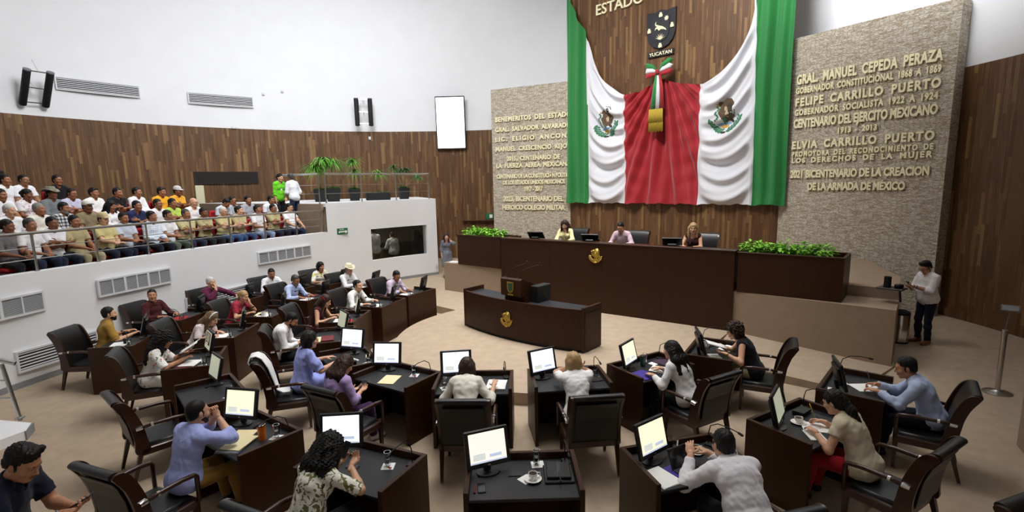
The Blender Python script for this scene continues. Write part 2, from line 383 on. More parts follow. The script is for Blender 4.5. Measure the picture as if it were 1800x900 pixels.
# gallery on the left
GP = [(-8.75, 3.0), (-8.85, 5.5), (-8.85, 8.0), (-8.5, 10.0), (-7.45, 13.5), (-5.9, 16.8), (-4.3, 18.85), (-2.86, 20.1)]
def catmull(P, n=16):
    P = [Vector(p) for p in P]; P = [2 * P[0] - P[1]] + P + [2 * P[-1] - P[-2]]; out = []
    for i in range(1, len(P) - 2):
        a, b, c, d = P[i - 1:i + 3]
        for k in range(n):
            t = k / n; out.append(.5 * (2 * b + (c - a) * t + (2 * a - 5 * b + 4 * c - d) * t * t + (3 * b - a - 3 * c + d) * t ** 3))
    out.append(P[-2]); return out
GC = catmull(GP)
def gnorm(i):
    t = (GC[min(i + 1, len(GC) - 1)] - GC[max(i - 1, 0)]).normalized(); return Vector((-t.y, t.x))
def goff(d, i0=0, i1=None):
    return [GC[i] + gnorm(i) * d for i in range(i0, len(GC) if i1 is None else i1)]
IB = 16 * 5            # index where the booth begins (-5.9, 16.8)
def strip(offa, offb, z0, z1, i0, i1):
    mb = MB(); A = [tuple(p) for p in goff(offa, i0, i1)]; B = [tuple(p) for p in goff(offb, i0, i1)]
    n = len(A); vs = [(x, y, z) for (L, z) in ((A, z0), (A, z1), (B, z1), (B, z0)) for x, y in L]
    fs = [(k * n + i, ((k + 1) % 4) * n + i, ((k + 1) % 4) * n + i + 1, k * n + i + 1) for k in range(4) for i in range(n - 1)] + [(0, 3 * n, 2 * n, n), (n - 1, 2 * n - 1, 3 * n - 1, 4 * n - 1)]
    return mb.add(vs, fs)
struct('wall_gallery', strip(0, .22, 0, 2.0, 0, IB + 1), M_white, smooth=True)
ROWZ = {1: 1.60, 2: 1.86, 3: 2.17, 4: 2.50}
gf = MB()
for r_, (a, b) in {1: (.22, 1.2), 2: (1.2, 2.1), 3: (2.1, 3.0), 4: (3.0, 4.4)}.items():
    q = strip(a, b, 0 if r_ == 1 else 1.0, ROWZ[r_], 0, IB + 1); gf.add(q.v, q.f)
q = strip(4.4, 7.5, 1.0, 2.3, 0, IB + 1); gf.add(q.v, q.f)
gf.prism([(-7.95, 17.12), (-6.95, 16.98), (-6.82, 17.3), (-7.9, 17.95)], 1.5, ROWZ[3]); struct('floor_gallery', gf, mat('dark_gallery_carpet', '#3a2a28', .95))
struct('baseboard_gallery', strip(-.015, .02, 0, .11, 0, IB + 1), M_skirt, smooth=True)
# carpeted end wall between the seats and the booth roof
e0, e1 = GC[IB], GC[IB] + gnorm(IB) * 7
ew = MB(); t_ = (e1 - e0).normalized(); nn = Vector((-t_.y, t_.x)) * .08
ew.prism([tuple(p) for p in (e0 + t_ * .12 + nn, e1 + nn, e1 - nn, e0 + t_ * .12 - nn)], 1.0, 2.9)
struct('wall_gallery_end', ew, M_carpet2)

# control booth: front wall with a window opening, roof deck carrying the plants
BA, BB = Vector((*GC[IB], 0)), Vector((*GC[-1], 0)); BZT = 2.92
bd = (BB - BA).normalized(); bn = Vector((bd.y, -bd.x, 0)); BLn = (BB - BA).length
def bpt(s, z, off=0.):
    i = s / BLn * 32; k = min(int(i), 31); f = i - k
    p = GC[IB + k].lerp(GC[IB + k + 1], f); n = gnorm(IB + k); return Vector((p.x - n.x * off, p.y - n.y * off, z))
W0, W1, WZ0, WZ1 = 1.41, 3.95, .85, 1.95
bw = MB()
def panel(s0, s1, z0, z1):
    n = max(2, int((s1 - s0) / .25)); ss = [s0 + (s1 - s0) * i / n for i in range(n + 1)]
    bw.grid([[tuple(bpt(s, z)) for s in ss] for z in (z0, z1)])
panel(0, W0, 0, BZT); panel(W1, BLn, 0, BZT); panel(W0, W1, 0, WZ0); panel(W0, W1, WZ1, BZT)
for a, b in (((W0, WZ0), (W0, WZ1)), ((W0, WZ1), (W1, WZ1)), ((W1, WZ1), (W1, WZ0)), ((W1, WZ0), (W0, WZ0))):
    n = 8; ss = [(a[0] + (b[0] - a[0]) * i / n, a[1] + (b[1] - a[1]) * i / n) for i in range(n + 1)]
    bw.grid([[tuple(bpt(s, z)) for s, z in ss], [tuple(bpt(s, z, -.2)) for s, z in ss]])
sd = Vector((BB.x - 3.2, BB.y + 3.0, 0)); sd = BB + Vector((-.35, 1.0, 0)).normalized() * 4.6
bw.add([tuple(BB), tuple(sd), (sd.x, sd.y, BZT), (BB.x, BB.y, BZT)], [(0, 1, 2, 3)])
struct('wall_booth', bw, M_white, smooth=25)
bk = MB(); bpoly = [tuple(bpt(BLn * i / 12, 0))[:2] for i in range(13)] + [tuple(sd)[:2], (-8.5, 22.4), tuple(e1)]
bk.prism(bpoly, BZT - .12, BZT - .005); struct('floor_booth_roof', bk, M_white)
bi = MB()
bi.grid([[tuple(bpt(s, z, -1.9)) for s in (-.6, 1.4, 2.6)] for z in (0, 2.8)])
struct('wall_booth_back', bi, mat('booth_beige', '#8f8270', .8))
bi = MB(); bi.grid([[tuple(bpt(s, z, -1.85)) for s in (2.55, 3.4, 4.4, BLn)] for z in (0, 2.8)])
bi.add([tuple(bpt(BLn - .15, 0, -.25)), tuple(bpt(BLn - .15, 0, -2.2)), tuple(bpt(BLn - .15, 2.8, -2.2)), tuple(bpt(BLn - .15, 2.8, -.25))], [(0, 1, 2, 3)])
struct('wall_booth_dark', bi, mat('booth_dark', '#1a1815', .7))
gw = MB(); gw.grid([[tuple(bpt(W0 + (W1 - W0) * i / 10, z, -.1)) for i in range(11)] for z in (WZ0, WZ1)])
struct('window_1', gw, M_pane)
wfm = MB(); wfm.tube([bpt(W1 - .12, WZ0, -.09), bpt(W1 - .12, WZ1, -.09)], .02, 6); struct('trim_1', wfm, M_steel)
bs = MB(); bs.grid([[tuple(bpt(BLn * i / 16, z, .012)) for i in range(17)] for z in (0, .1)]); struct('baseboard_booth', bs, M_skirt)
# cream door jamb on the plank wall, right-hand low carpeted wall, left stair cheek
jb = MB(); jb.box((0, .05, 0), (.30, .1, 1.7)); jb.xf(wall_frame(133.0, 2.75)); struct('trim_2', jb, mat('cream_paint', '#d9d2b4', .7))
rw = MB(); rw.prism([(6.37, 6.2), (5.95, 5.4), (5.8, 4.6), (6.6, 4.4), (7.6, 6.3), (7.2, 6.6)], 0, .78); struct('wall_stair_right', rw, M_carpet2)
lc = MB(); lc.prism([(-6.85, 6.9), (-7.0, 7.15), (-7.9, 7.3), (-8.75, 7.3), (-8.75, 4.5), (-7.4, 4.9)], 0, [.13, .13, .15, .18, .2, .2]); struct('wall_stair_left', lc, M_white)
lk = MB(); lk.prism([(-6.83, 6.88), (-6.98, 7.17), (-7.0, 7.15), (-6.87, 6.88)], 0, .13); struct('baseboard_stair', lk, M_skirt)

# ------------------------------------------------------------------ railings
def railing(name, label, pts, zb, h, nposts, wires=(.32, .62), r=.022):
    t = thing(name, label, 'railing', (*pts[0], zb))
    def at(f):
        L = [0]; 
        for a, b in zip(pts, pts[1:]): L.append(L[-1] + (Vector(b) - Vector(a)).length)
        x = f * L[-1]
        for i in range(len(pts) - 1):
            if x <= L[i + 1] + 1e-9: return Vector(pts[i]).lerp(Vector(pts[i + 1]), (x - L[i]) / max(1e-9, L[i + 1] - L[i]))
        return Vector(pts[-1])
    o = Vector((*pts[0], zb))
    mb = MB(); mb.tube([Vector((*p, zb + h)) - o for p in pts], .027, 8); mb.build('top_rail', M_steel, t, True)
    for w in wires:
        mb = MB(); mb.tube([Vector((*p, zb + h * w)) - o for p in pts], .009, 6); mb.build('wire', M_steel, t, True)
    for i in range(nposts):
        p = at((i + .02) / (nposts - 1) if i < nposts - 1 else .995)
        mb = MB(); q = Vector((*p, zb)) - o; mb.tube([q, q + Vector((0, 0, h))], r, 8); mb.lathe([(.045, 0), (.045, .012), (.02, .014)], q, 10); mb.build('post', M_steel, t, True)
    return t
railing('steel_railing', 'long brushed steel railing on top of the white gallery parapet', [tuple(p) for p in goff(.1, 20, IB + 1)], 2.0, .70, 11)
railing('steel_railing', 'steel railing along the booth roof in front of the potted plants', [tuple(bpt(BLn * (.015 + .93 * i / 12), 0, -.1))[:2] for i in range(13)], BZT, .93, 4)
pz = GC[IB] + t_ * .15
railing('steel_railing', 'short steel railing running back beside the booth roof plants', [tuple(pz + t_ * 1.9), tuple(pz + t_ * .1)], BZT, .93, 2, r=.018)
t = thing('stair_handrail', 'sloping steel handrail at the bottom of the left stair', 'handrail', (-7.3, 7.3, 0))
mb = MB(); mb.tube([(0, 0, .1), (-.13, 0, .97)], .028, 10); mb.lathe([(.06, .14), (.06, .155), (.028, .16)], (0, 0, 0), 12); mb.build('post', M_steel, t, True)
mb = MB(); mb.tube([(.02, .05, .96), (-.13, 0, 1.03), (-1.2, -.7, 1.36)], .032, 10); mb.build('top_rail', M_steel, t, True)
for z in (.45, .72):
    mb = MB(); mb.tube([(-.13 * z, 0, z), (-1.1, -.7, z + .30)], .012, 6); mb.build('wire', M_steel, t, True)

# ------------------------------------------------------------------ wall fittings
def louvre(name, label, M, w, h, n, frame=M_vent, slat=M_vent, back=M_ventd,  group=None, mull=0):
    t = thing(name, label, 'vent', (0, 0, 0), 0, group); t.matrix_world = M
    mb = MB(); mb.box((0, .012, 0), (w, .02, h)); mb.build('backing', back, t)
    mb = MB(); f = .035
    for sx in (-1, 1): mb.box((sx * (w / 2 + f / 2), .025, 0), (f, .05, h + 2 * f))
    for sz in (-1, 1): mb.box((0, .025, sz * (h / 2 + f / 2)), (w, .05, f))
    for k in range(mull): mb.box((-w / 2 + w * (k + 1) / (mull + 1), .028, 0), (.05 if k % 2 else .025, .045, h))
    mb.build('frame', frame, t)
    mb = MB()
    for i in range(n):
        mb.box((0, .03, -h / 2 + h * (i + .5) / n), (w, .012, h / n * .42))
    mb.build('slats', slat, t)
    return t
def arcw(a, b): return abs(R(a - b)) * WR
def wvent(name, label, th0, th1, z0, z1, n, **k):
    return louvre(name, label, wall_frame((th0 + th1) / 2, (z0 + z1) / 2, WR - .06), arcw(th0, th1), z1 - z0, n, **k)
wvent('wall_vent', 'wide white slotted air vent beside the left loudspeaker pair', 149.6, 139.8, 6.8, 7.15, 6)
wvent('wall_vent', 'white slotted air vent in the middle of the high white wall', 133, 123.6, 6.76, 7.12, 6)
bvs = mat('dark_brown_vent', '#241811', .6)
wvent('wall_vent', 'dark brown slotted vent in the plank wall above the gallery', 133.4, 123.9, 3.69, 4.1, 8, frame=bvs, slat=bvs)
wvent('wall_vent', 'dark brown vent at the left edge of the plank wall', 164, 157, 3.69, 4.08, 8, frame=bvs, slat=bvs)
def gframe(s_px, z):  # frame on the gallery parapet at arc index
    i = s_px; k = int(i); p = GC[k].lerp(GC[k + 1], i - k); n = -gnorm(k)
    x = Vector((n.y, -n.x, 0)) * -1
    M = Matrix((x, Vector((n.x, n.y, 0)), Vector((0, 0, 1)))).transposed().to_4x4(); M.translation = (p.x + n.x * .02, p.y + n.y * .02, z); return M
def gidx(x, y): return min(range(len(GC) - 1), key=lambda i: (GC[i] - Vector((x, y))).length)
louvre('return_air_grille', 'triple white air grille on the parapet above the maroon shirted man', gframe(53.92, 1.48), 1.6, .29, 13, back=M_grey, slat=mat('grille_grey', '#c2c4c8', .5), mull=5)
louvre('return_air_grille', 'triple white air grille on the parapet below the exit arrow sign', gframe(72.28, 1.50), 1.85, .28, 13, back=M_grey, slat=mat('grille_grey', '#c2c4c8', .5), mull=5)
louvre('return_air_grille', 'white air grille cut by the left edge of the photo', gframe(38.03, 1.46), 1.4, .30, 13, back=M_grey, slat=mat('grille_grey', '#c2c4c8', .5), mull=3)
louvre('floor_vent', 'long low slotted vent behind the mustard shirted man', gframe(45.1, .47), 1.38, .32, 6)
louvre('floor_vent', 'long low slotted vent behind the plum shirted man', gframe(62.5, .69), 1.8, .28, 6)

def line_array(label, th, tilt):
    t = thing('line_array_speaker', label, 'loudspeaker', (0, 0, 0)); t.matrix_world = wall_frame(th, 6.65, WR)
    t.matrix_world = t.matrix_world @ Matrix.Translation((0, .45, 0)) @ Matrix.Rotation(R(tilt), 4, 'X')
    for sx in (-1, 1):
        mb = MB(); mb.lathe([(.0, -.6), (.09, -.58), (.10, -.55), (.10, .55), (.09, .58), (0, .6)], (sx * .29, 0, 0), 18); mb.build('column_cabinet', M_blackm, t, True)
        mb = MB(); mb.lathe([(.102, .57), (.102, .60), (0, .605)], (sx * .29, 0, 0), 18); mb.build('end_cap', M_grey, t, True)
    for z in (-.48, .02, .56):
        mb = MB(); mb.box((0, .0, z), (.5, .03, .03)); mb.build('crossbar', M_steel, t)
    mb = MB(); mb.tube([(0, 0, .56), (0, -.46, .72)], .02, 8); mb.tube([(0, 0, .02), (0, -.46, .02)], .02, 8); mb.build('wall_bracket', M_vent, t, True)
    return t
line_array('pair of black column loudspeakers high on the left white wall', 152.6, -33)
line_array('pair of black column loudspeakers left of the bright wall screen', 104.8, 4)
t = thing('wall_screen', 'tall bright white portrait screen with black bezel', 'screen'); t.matrix_world = wall_frame(88.5, 6.2, WR) @ Matrix.Translation((0, .22, 0)) @ Matrix.Rotation(R(-4), 4, 'X')
mb = MB(); mb.box((0, 0, 0), (1.33, .1, 2.32), .01); mb.build('bezel', M_black, t)
mb = MB(); mb.box((0, .055, 0), (1.25, .006, 2.22)); mb.build('display', M_tv, t)
mb = MB(); mb.box((0, -.12, .0), (.5, .2, .6)); mb.build('wall_mount', M_dgrey, t)
for th, z, w, h, lb, nm in ((103.98, 5.58, .1, .14, 'white switch box under the loudspeakers on the plank wall', 'junction_box'), (126.7, 5.9, .22, .09, 'small cream box on the top edge of the plank wall', 'junction_box'), (118.6, 7.48, .1, .1, 'upper of two small white sensors on the white wall', 'wall_sensor'), (121.7, 7.32, .1, .1, 'lower of two small white sensors on the white wall', 'wall_sensor')):
    mb = MB(); mb.box((0, .03, 0), (w, .06, h), .012); mb.box((0, .062, 0), (w * .4, .01, h * .4), .004)
    o = mb.build(nm, M_vent, smooth=True); o.matrix_world = wall_frame(th, z, WR - .01); tag(o, lb, 'sensor' if 'sensor' in nm else 'box')
mb = MB(); mb.box((0, .012, 0), (.11, .024, .11), .006)
for sx in (-1, 1): mb.box((sx * .02, .026, 0), (.02, .006, .05), .002)
o = mb.build('wall_socket', M_vent); M = Matrix((bd, bn, Vector((0, 0, 1)))).transposed().to_4x4(); M.translation = bpt(4.4, .35, .005); o.matrix_world = M; tag(o, 'small white socket low on the booth wall below the window', 'socket')

def text_mesh(body, name, m, width=None, height=None, depth=.03, bold=.0, parent=None, M=None, spacing=1., visible=None, word=1.0):
    def mk(b):
        c = bpy.data.curves.new(name, 'FONT'); c.body = b; c.size = 1; c.offset = bold; c.space_character = spacing; c.space_word = word; c.extrude = 0; c.resolution_u = 3
        return c
    def bounds(c):
        o = bpy.data.objects.new('t', c); COL.objects.link(o); dg = bpy.context.evaluated_depsgraph_get(); me = bpy.data.meshes.new_from_object(o.evaluated_get(dg)); bpy.data.objects.remove(o)
        xs = [v.co.x for v in me.vertices]; ys = [v.co.y for v in me.vertices]; return me, min(xs), max(xs), min(ys), max(ys)
    c = mk(visible or body); me, x0, x1, y0, y1 = bounds(c); sx = width / (x1 - x0); bpy.data.meshes.remove(me)
    ca = mk('H'); me, a0, a1, b0, b1 = bounds(ca); bpy.data.meshes.remove(me); sy = height / (b1 - b0)
    c = mk(body); c.extrude = depth / 2; me, *_ = bounds(c)
    me.materials.clear(); me.materials.append(m); me.name = name
    for v in me.vertices:
        x, y, z = v.co; v.co = ((x - x0) * sx, z, (y - 0) * sy)
    for p in me.polygons: p.use_smooth = False
    # keep outward normals after the axis swap
    me.flip_normals(); me.update()
    o = bpy.data.objects.new(name, me); COL.objects.link(o)
    if parent is not None: o.parent = parent
    if M is not None: o.matrix_world = M
    return o
def by_words(o, txt):
    """one line of lettering: an Empty with one mesh per word"""
    me = o.data; n = len(txt.split()); vx = [v.co.x for v in me.vertices]
    iv = sorted((min(vx[i] for i in p.vertices), max(vx[i] for i in p.vertices), p.index) for p in me.polygons)
    gaps = []; end = iv[0][1]
    for a, b, i in iv:
        if a > end: gaps.append((a - end, (a + end) / 2))
        end = max(end, b)
    cuts = sorted(c for g, c in sorted(gaps, reverse=True)[:n - 1])
    t = thing('wall_lettering', None, None); t.matrix_world = o.matrix_world
    for w in range(len(cuts) + 1):
        lo = cuts[w - 1] if w else -1e9; hi = cuts[w] if w < len(cuts) else 1e9; mb = MB(); mp = {}
        for p in me.polygons:
            if lo < vx[p.vertices[0]] < hi:
                for i in p.vertices:
                    if i not in mp: mp[i] = len(mb.v); mb.v.append(tuple(me.vertices[i].co))
                mb.f.append(tuple(mp[i] for i in p.vertices)); mb.m.append(0)
        mb.build('word', me.materials[0], t)
    bpy.data.objects.remove(o); bpy.data.meshes.remove(me); return t
LET = [
 (RS, 'GRAL. MANUEL CEPEDA PERAZA', None, 3.66, .25, 6.04, .27, 1.05), (RS, 'GOBERNADOR CONSTITUCIONAL 1868 A 1869', None, 3.66, .26, 5.78, .17, 1.1),
 (RS, 'FELIPE CARRILLO PUERTO', None, 3.65, .24, 5.44, .23, 1.2), (RS, 'GOBERNADOR SOCIALISTA 1922 A 1924', None, 3.66, .27, 5.18, .17, 1.15),
 (RS, 'CENTENARIO DEL EJERCITO MEXICANO', None, 3.67, .25, 4.84, .25, .95), (RS, '1913 - 2013', None, 2.44, 1.5, 4.59, .155, 1.05),
 (RS, 'ELVIA CARRILLO PUERTO', None, 3.68, .26, 4.25, .225, 1.2), (RS, 'PROMOTORA DEL RECONOCIMIENTO DE', None, 3.66, .26, 4.03, .145, 1.3),
 (RS, 'LOS DERECHOS DE LA MUJER', None, 3.66, .26, 3.85, .145, 1.3), (RS, '2021 BICENTENARIO DE LA CREACION', None, 3.68, .29, 3.43, .22, .95), (RS, 'DE LA ARMADA DE MÉXICO', None, 3.15, .76, 3.08, .21, .95),
 (LS, 'BENEMERITOS DEL ESTADO', 'BENEMERITOS DEL ESTAD', 3.36, .15, 6.02, .20, 1.05), (LS, 'GRAL. SALVADOR ALVARADO', 'GRAL. SALVADOR ALVARAD', 3.36, .15, 5.61, .19, 1.05),
 (LS, 'LIC. ELIGIO ANCONA', 'LIC. ELIGIO ANCON', 3.37, .15, 5.21, .19, 1.3), (LS, 'MANUEL CRESCENCIO REJON', 'MANUEL CRESCENCIO REJO', 3.36, .12, 4.80, .19, 1.05),
 (LS, '2015, CENTENARIO DE', None, 2.85, .42, 4.39, .19, 1.), (LS, 'LA FUERZA AEREA MEXICANA', 'LA FUERZA AEREA MEXICAN', 3.35, .14, 4.10, .19, 1.),
 (LS, 'CENTENARIO DE LA CONSTITUCIÓN POLÍTICA', 'CENTENARIO DE LA CONSTITUCIÓN POLÍT', 3.34, .18, 3.66, .18, .9), (LS, 'DE LOS ESTADOS UNIDOS MEXICANOS', None, 3.04, .21, 3.40, .17, .9),
 (LS, '1917 - 2017', None, 2.02, 1.19, 3.11, .20, .9), (LS, '2023, BICENTENARIO DEL', None, 3.06, .28, 2.69, .22, .95), (LS, 'HEROICO COLEGIO MILITAR', None, 3.1, .21, 2.33, .21, .95)]
ORD = ['topmost', 'second', 'third', 'fourth', 'fifth', 'sixth', 'seventh', 'eighth', 'ninth', 'tenth', 'bottom']
for k, (p_, txt, vis, s0, s1, z, hh, spc) in enumerate(LET):
    side = 'right' if p_ is RS else 'left'
    o = text_mesh(txt, 'wall_lettering', M_gold, s0 - s1, hh, .04, .042, None, frame_of(p_, s0, z, .04), spc * 1.04, vis, 1.0 if spc < 1 else 1.9)
    o = by_words(o, txt)
    tag(o, f'{ORD[k % 11]} line of raised gold lettering on the {side} stone wall', 'lettering', f'gold inscription on the {side} stone wall')
text = text_mesh('ESTADO', 'wall_lettering', M_gold, 1.97, .36, .06, .012, None, frame_of(PN, 6.68, 9.48, .05), 1.0)
tag(text, 'gold raised title lettering at the top of the wooden panel', 'lettering')

# ------------------------------------------------------------------ signs
def exit_sign(label, M, w, h, left):
    t = thing('exit_sign', label, 'sign'); t.matrix_world = M
    mb = MB(); mb.box((0, .01, 0), (w, .02, h), .004); mb.build('plate', M_exit, t)
    if left:
        mb = MB(); d = .006
        mb.box((.02, .024, -.02), (w * .68, d, h * .30)); mb.prism([(w * .32, 0), (w * .32, 0), (0, 0)], 0, 0) if False else None
        mb.add([(w * .30, .027, -.02 - h * .32), (w * .46, .027, -.02), (w * .30, .027, -.02 + h * .32)], [(0, 1, 2)]); mb.build('arrow', M_paper, t)
        text_mesh('SALIDA', 'word', M_exit, w * .45, h * .16, .004, .01, t, M @ Matrix.Translation((-w * .22, .03, -.05)))
        text_mesh('RUTA', 'word', M_paper, w * .35, h * .18, .004, .01, t, M @ Matrix.Translation((-w * .2, .024, h * .22)))
    else:
        mb = MB(); mb.box((w * .2, .024, 0), (w * .4, .006, h * .6)); mb.build('pictogram', M_paper, t)
    return t
M = Matrix((bd, bn, Vector((0, 0, 1)))).transposed().to_4x4(); M.translation = bpt(.42, 1.98, .01)
exit_sign('green and white arrow exit sign on the booth wall', M, .42, .2, True)
M = wall_frame(81.6, 1.95, WR - .01); exit_sign('green exit sign beside the left stone wall', M, .36, .26, False)
mb = MB(); mb.box((0, .1, 0), (1.6, .2, .05), .01); o = mb.build('wall_shelf', M_desk); o.matrix_world = wall_frame(83.5, 1.74, WR - .01); tag(o, 'dark wooden shelf ledge on the plank wall left of the stone wall', 'shelf')
# ------------------------------------------------------------------ people: implicit surfaces turned into one smooth mesh
class Vol:
    def __init__(s, lo, hi, h):
        s.h = h; s.lo = np.array(lo, np.float32); n = np.ceil((np.array(hi) - s.lo) / h).astype(int) + 1
        s.n = n; s.ax = [s.lo[i] + h * np.arange(n[i], dtype=np.float32) for i in range(3)]
        s.v = np.full(n, .5, np.float32)
    def blk(s, lo, hi):
        a = np.clip(np.floor((np.array(lo) - s.lo) / s.h).astype(int), 0, s.n); b = np.clip(np.ceil((np.array(hi) - s.lo) / s.h).astype(int) + 1, 0, s.n)
        if (b <= a).any(): return None
        sl = tuple(slice(a[i], b[i]) for i in range(3))
        return sl, s.ax[0][sl[0]][:, None, None], s.ax[1][sl[1]][None, :, None], s.ax[2][sl[2]][None, None, :]
    def un(s, sl, d, k):
        v = s.v[sl]
        if k > 0:
            hh = np.clip(.5 + .5 * (v - d) / k, 0, 1); s.v[sl] = v + (d - v) * hh - k * hh * (1 - hh)
        else: s.v[sl] = np.minimum(v, d)
    def sub(s, sl, d, k):
        v = s.v[sl]; d = -d; hh = np.clip(.5 - .5 * (v - d) / k, 0, 1); s.v[sl] = v + (d - v) * hh + k * hh * (1 - hh)
    def cap(s, a, b, ra, rb=None, k=.02, cut=None, sub=False):
        rb = ra if rb is None else rb; a = np.array(a, float); b = np.array(b, float); r = max(ra, rb) + k + 2 * s.h
        q = s.blk(np.minimum(a, b) - r, np.maximum(a, b) + r)
        if q is None: return
        sl, X, Y, Z = q; ab = b - a; L2 = max(1e-9, ab @ ab)
        t = np.clip(((X - a[0]) * ab[0] + (Y - a[1]) * ab[1] + (Z - a[2]) * ab[2]) / L2, 0, 1)
        d = np.sqrt((X - a[0] - t * ab[0]) ** 2 + (Y - a[1] - t * ab[1]) ** 2 + (Z - a[2] - t * ab[2]) ** 2) - (ra + (rb - ra) * t)
        for c in ([cut] if isinstance(cut, tuple) else (cut or [])):
            p, n = c; d = np.maximum(d, (X - p[0]) * n[0] + (Y - p[1]) * n[1] + (Z - p[2]) * n[2])
        (s.sub if sub else s.un)(sl, d, k)
    def ell(s, c, r, F=None, k=.02, sub=False, cut=None):
        """ellipsoid, F = 3x3 with the axes as rows"""
        c = np.array(c, float); r = np.array(r, float); m = r.max() + k + 2 * s.h; q = s.blk(c - m, c + m)
        if q is None: return
        sl, X, Y, Z = q; F = np.eye(3) if F is None else F
        P = [F[i][0] * (X - c[0]) + F[i][1] * (Y - c[1]) + F[i][2] * (Z - c[2]) for i in range(3)]
        k0 = np.sqrt(sum((P[i] / r[i]) ** 2 for i in range(3))); k1 = np.sqrt(sum((P[i] / r[i] ** 2) ** 2 for i in range(3)))
        d = k0 * (k0 - 1) / np.maximum(k1, 1e-6)
        for cc in ([cut] if isinstance(cut, tuple) else (cut or [])):
            p, n = cc; d = np.maximum(d, (X - p[0]) * n[0] + (Y - p[1]) * n[1] + (Z - p[2]) * n[2])
        (s.sub if sub else s.un)(sl, d, k)
    def plane(s, p, n, k=.006):
        X, Y, Z = s.ax[0][:, None, None], s.ax[1][None, :, None], s.ax[2][None, None, :]
        d = (X - p[0]) * n[0] + (Y - p[1]) * n[1] + (Z - p[2]) * n[2]
        v = s.v; hh = np.clip(.5 - .5 * (v - d) / k, 0, 1); s.v = (v + (d - v) * hh + k * hh * (1 - hh)).astype(np.float32)
    def wob(s, amp, freq, seed, an=(1, 1, 1)):
        r = np.random.RandomState(seed); X, Y, Z = s.ax[0][:, None, None], s.ax[1][None, :, None], s.ax[2][None, None, :]; w = 0
        for i in range(5):
            d = r.normal(size=3) * np.array(an); d /= np.linalg.norm(d); f = freq * r.uniform(.6, 1.7)
            w = w + np.sin((X * d[0] + Y * d[1] + Z * d[2]) * f + r.uniform(0, 6) + 1.3 * np.sin((X * d[1] - Y * d[2] + Z * d[0]) * f * .45 + i))
        s.v = (s.v + amp * w / 2.2).astype(np.float32)
    def mesh(s):
        v = s.v; v[0] = v[-1] = .5; v[:, 0] = v[:, -1] = .5; v[:, :, 0] = v[:, :, -1] = .5
        ins = v < 0; n = np.array(v.shape) - 1
        c8 = [(i, j, k) for i in (0, 1) for j in (0, 1) for k in (0, 1)]
        cnt = sum(ins[i:n[0] + i, j:n[1] + j, k:n[2] + k].astype(np.int8) for i, j, k in c8)
        idx = np.argwhere((cnt > 0) & (cnt < 8))
        if len(idx) == 0: return np.zeros((0, 3)), np.zeros((0, 4), int)
        vid = np.full(n, -1, np.int32); vid[idx[:, 0], idx[:, 1], idx[:, 2]] = np.arange(len(idx))
        val = {c: v[idx[:, 0] + c[0], idx[:, 1] + c[1], idx[:, 2] + c[2]] for c in c8}
        acc = np.zeros((len(idx), 3)); num = np.zeros(len(idx))
        for a in c8:
            for ax in range(3):
                if a[ax] == 0:
                    b = list(a); b[ax] = 1; b = tuple(b); va, vb = val[a], val[b]; m = (va < 0) != (vb < 0)
                    t = np.where(m, va / np.where(m, va - vb, 1), 0); p = np.array(a, float)[None] + 0 * acc; p[:, ax] = t
                    acc += p * m[:, None]; num += m
        V = s.lo + s.h * (idx + acc / num[:, None])
        F = []
        for ax in range(3):
            o1, o2 = [(1, 2), (2, 0), (0, 1)][ax]
            A = ins.take(range(n[ax]), ax); B = ins.take(range(1, n[ax] + 1), ax); e = np.argwhere(A != B)
            e = e[(e[:, o1] > 0) & (e[:, o2] > 0) & (e[:, o1] < n[o1]) & (e[:, o2] < n[o2])]
            if len(e) == 0: continue
            s1 = np.zeros(3, int); s1[o1] = 1; s2 = np.zeros(3, int); s2[o2] = 1
            q = [vid[tuple((e - d).T)] for d in (0 * s1, s1, s1 + s2, s2)]
            Q = np.stack(q, 1); up = A[tuple(e.T)]
            Q[~up] = Q[~up][:, ::-1]
            F.append(Q)
        return V, np.concatenate(F)
def npmesh(name, parts, mats, parent=None):
    """parts: list of (V, F, material index)"""
    V = np.concatenate([p[0] for p in parts]); o = 0; F = []; mi = []
    for v, f, m in parts: F.append(f + o); o += len(v); mi += [m] * len(f)
    F = np.concatenate(F).astype(np.int32)
    me = bpy.data.meshes.new(name); me.vertices.add(len(V)); me.vertices.foreach_set('co', V.astype(np.float32).ravel())
    me.loops.add(F.size); me.loops.foreach_set('vertex_index', F.ravel()); me.polygons.add(len(F))
    me.polygons.foreach_set('loop_start', np.arange(0, F.size, 4, dtype=np.int32)); me.polygons.foreach_set('use_smooth', np.ones(len(F), bool))
    for q in mats: me.materials.append(q)
    me.polygons.foreach_set('material_index', np.array(mi, np.int32)); me.update(calc_edges=True)
    ob = bpy.data.objects.new(name, me); COL.objects.link(ob)
    if parent is not None: ob.parent = parent
    return ob
def U(v): v = np.array(v, float); return v / max(1e-9, np.linalg.norm(v))
def rotx(a): c, s = math.cos(a), math.sin(a); return np.array([[1, 0, 0], [0, c, -s], [0, s, c]])
def rotz(a): c, s = math.cos(a), math.sin(a); return np.array([[c, -s, 0], [s, c, 0], [0, 0, 1]])
def roty(a): c, s = math.cos(a), math.sin(a); return np.array([[c, 0, s], [0, 1, 0], [-s, 0, c]])
def ik(a, t, l1, l2, hint):
    a, t = np.array(a, float), np.array(t, float); d = t - a; L = np.linalg.norm(d)
    if L > (l1 + l2) * .995: t = a + d / L * (l1 + l2) * .995; d = t - a; L = np.linalg.norm(d)
    u = d / L; h = np.array(hint, float); h = h - (h @ u) * u; h = U(h)
    x = (l1 * l1 - l2 * l2 + L * L) / (2 * L); y = math.sqrt(max(0, l1 * l1 - x * x)); return a + u * x + h * y, t
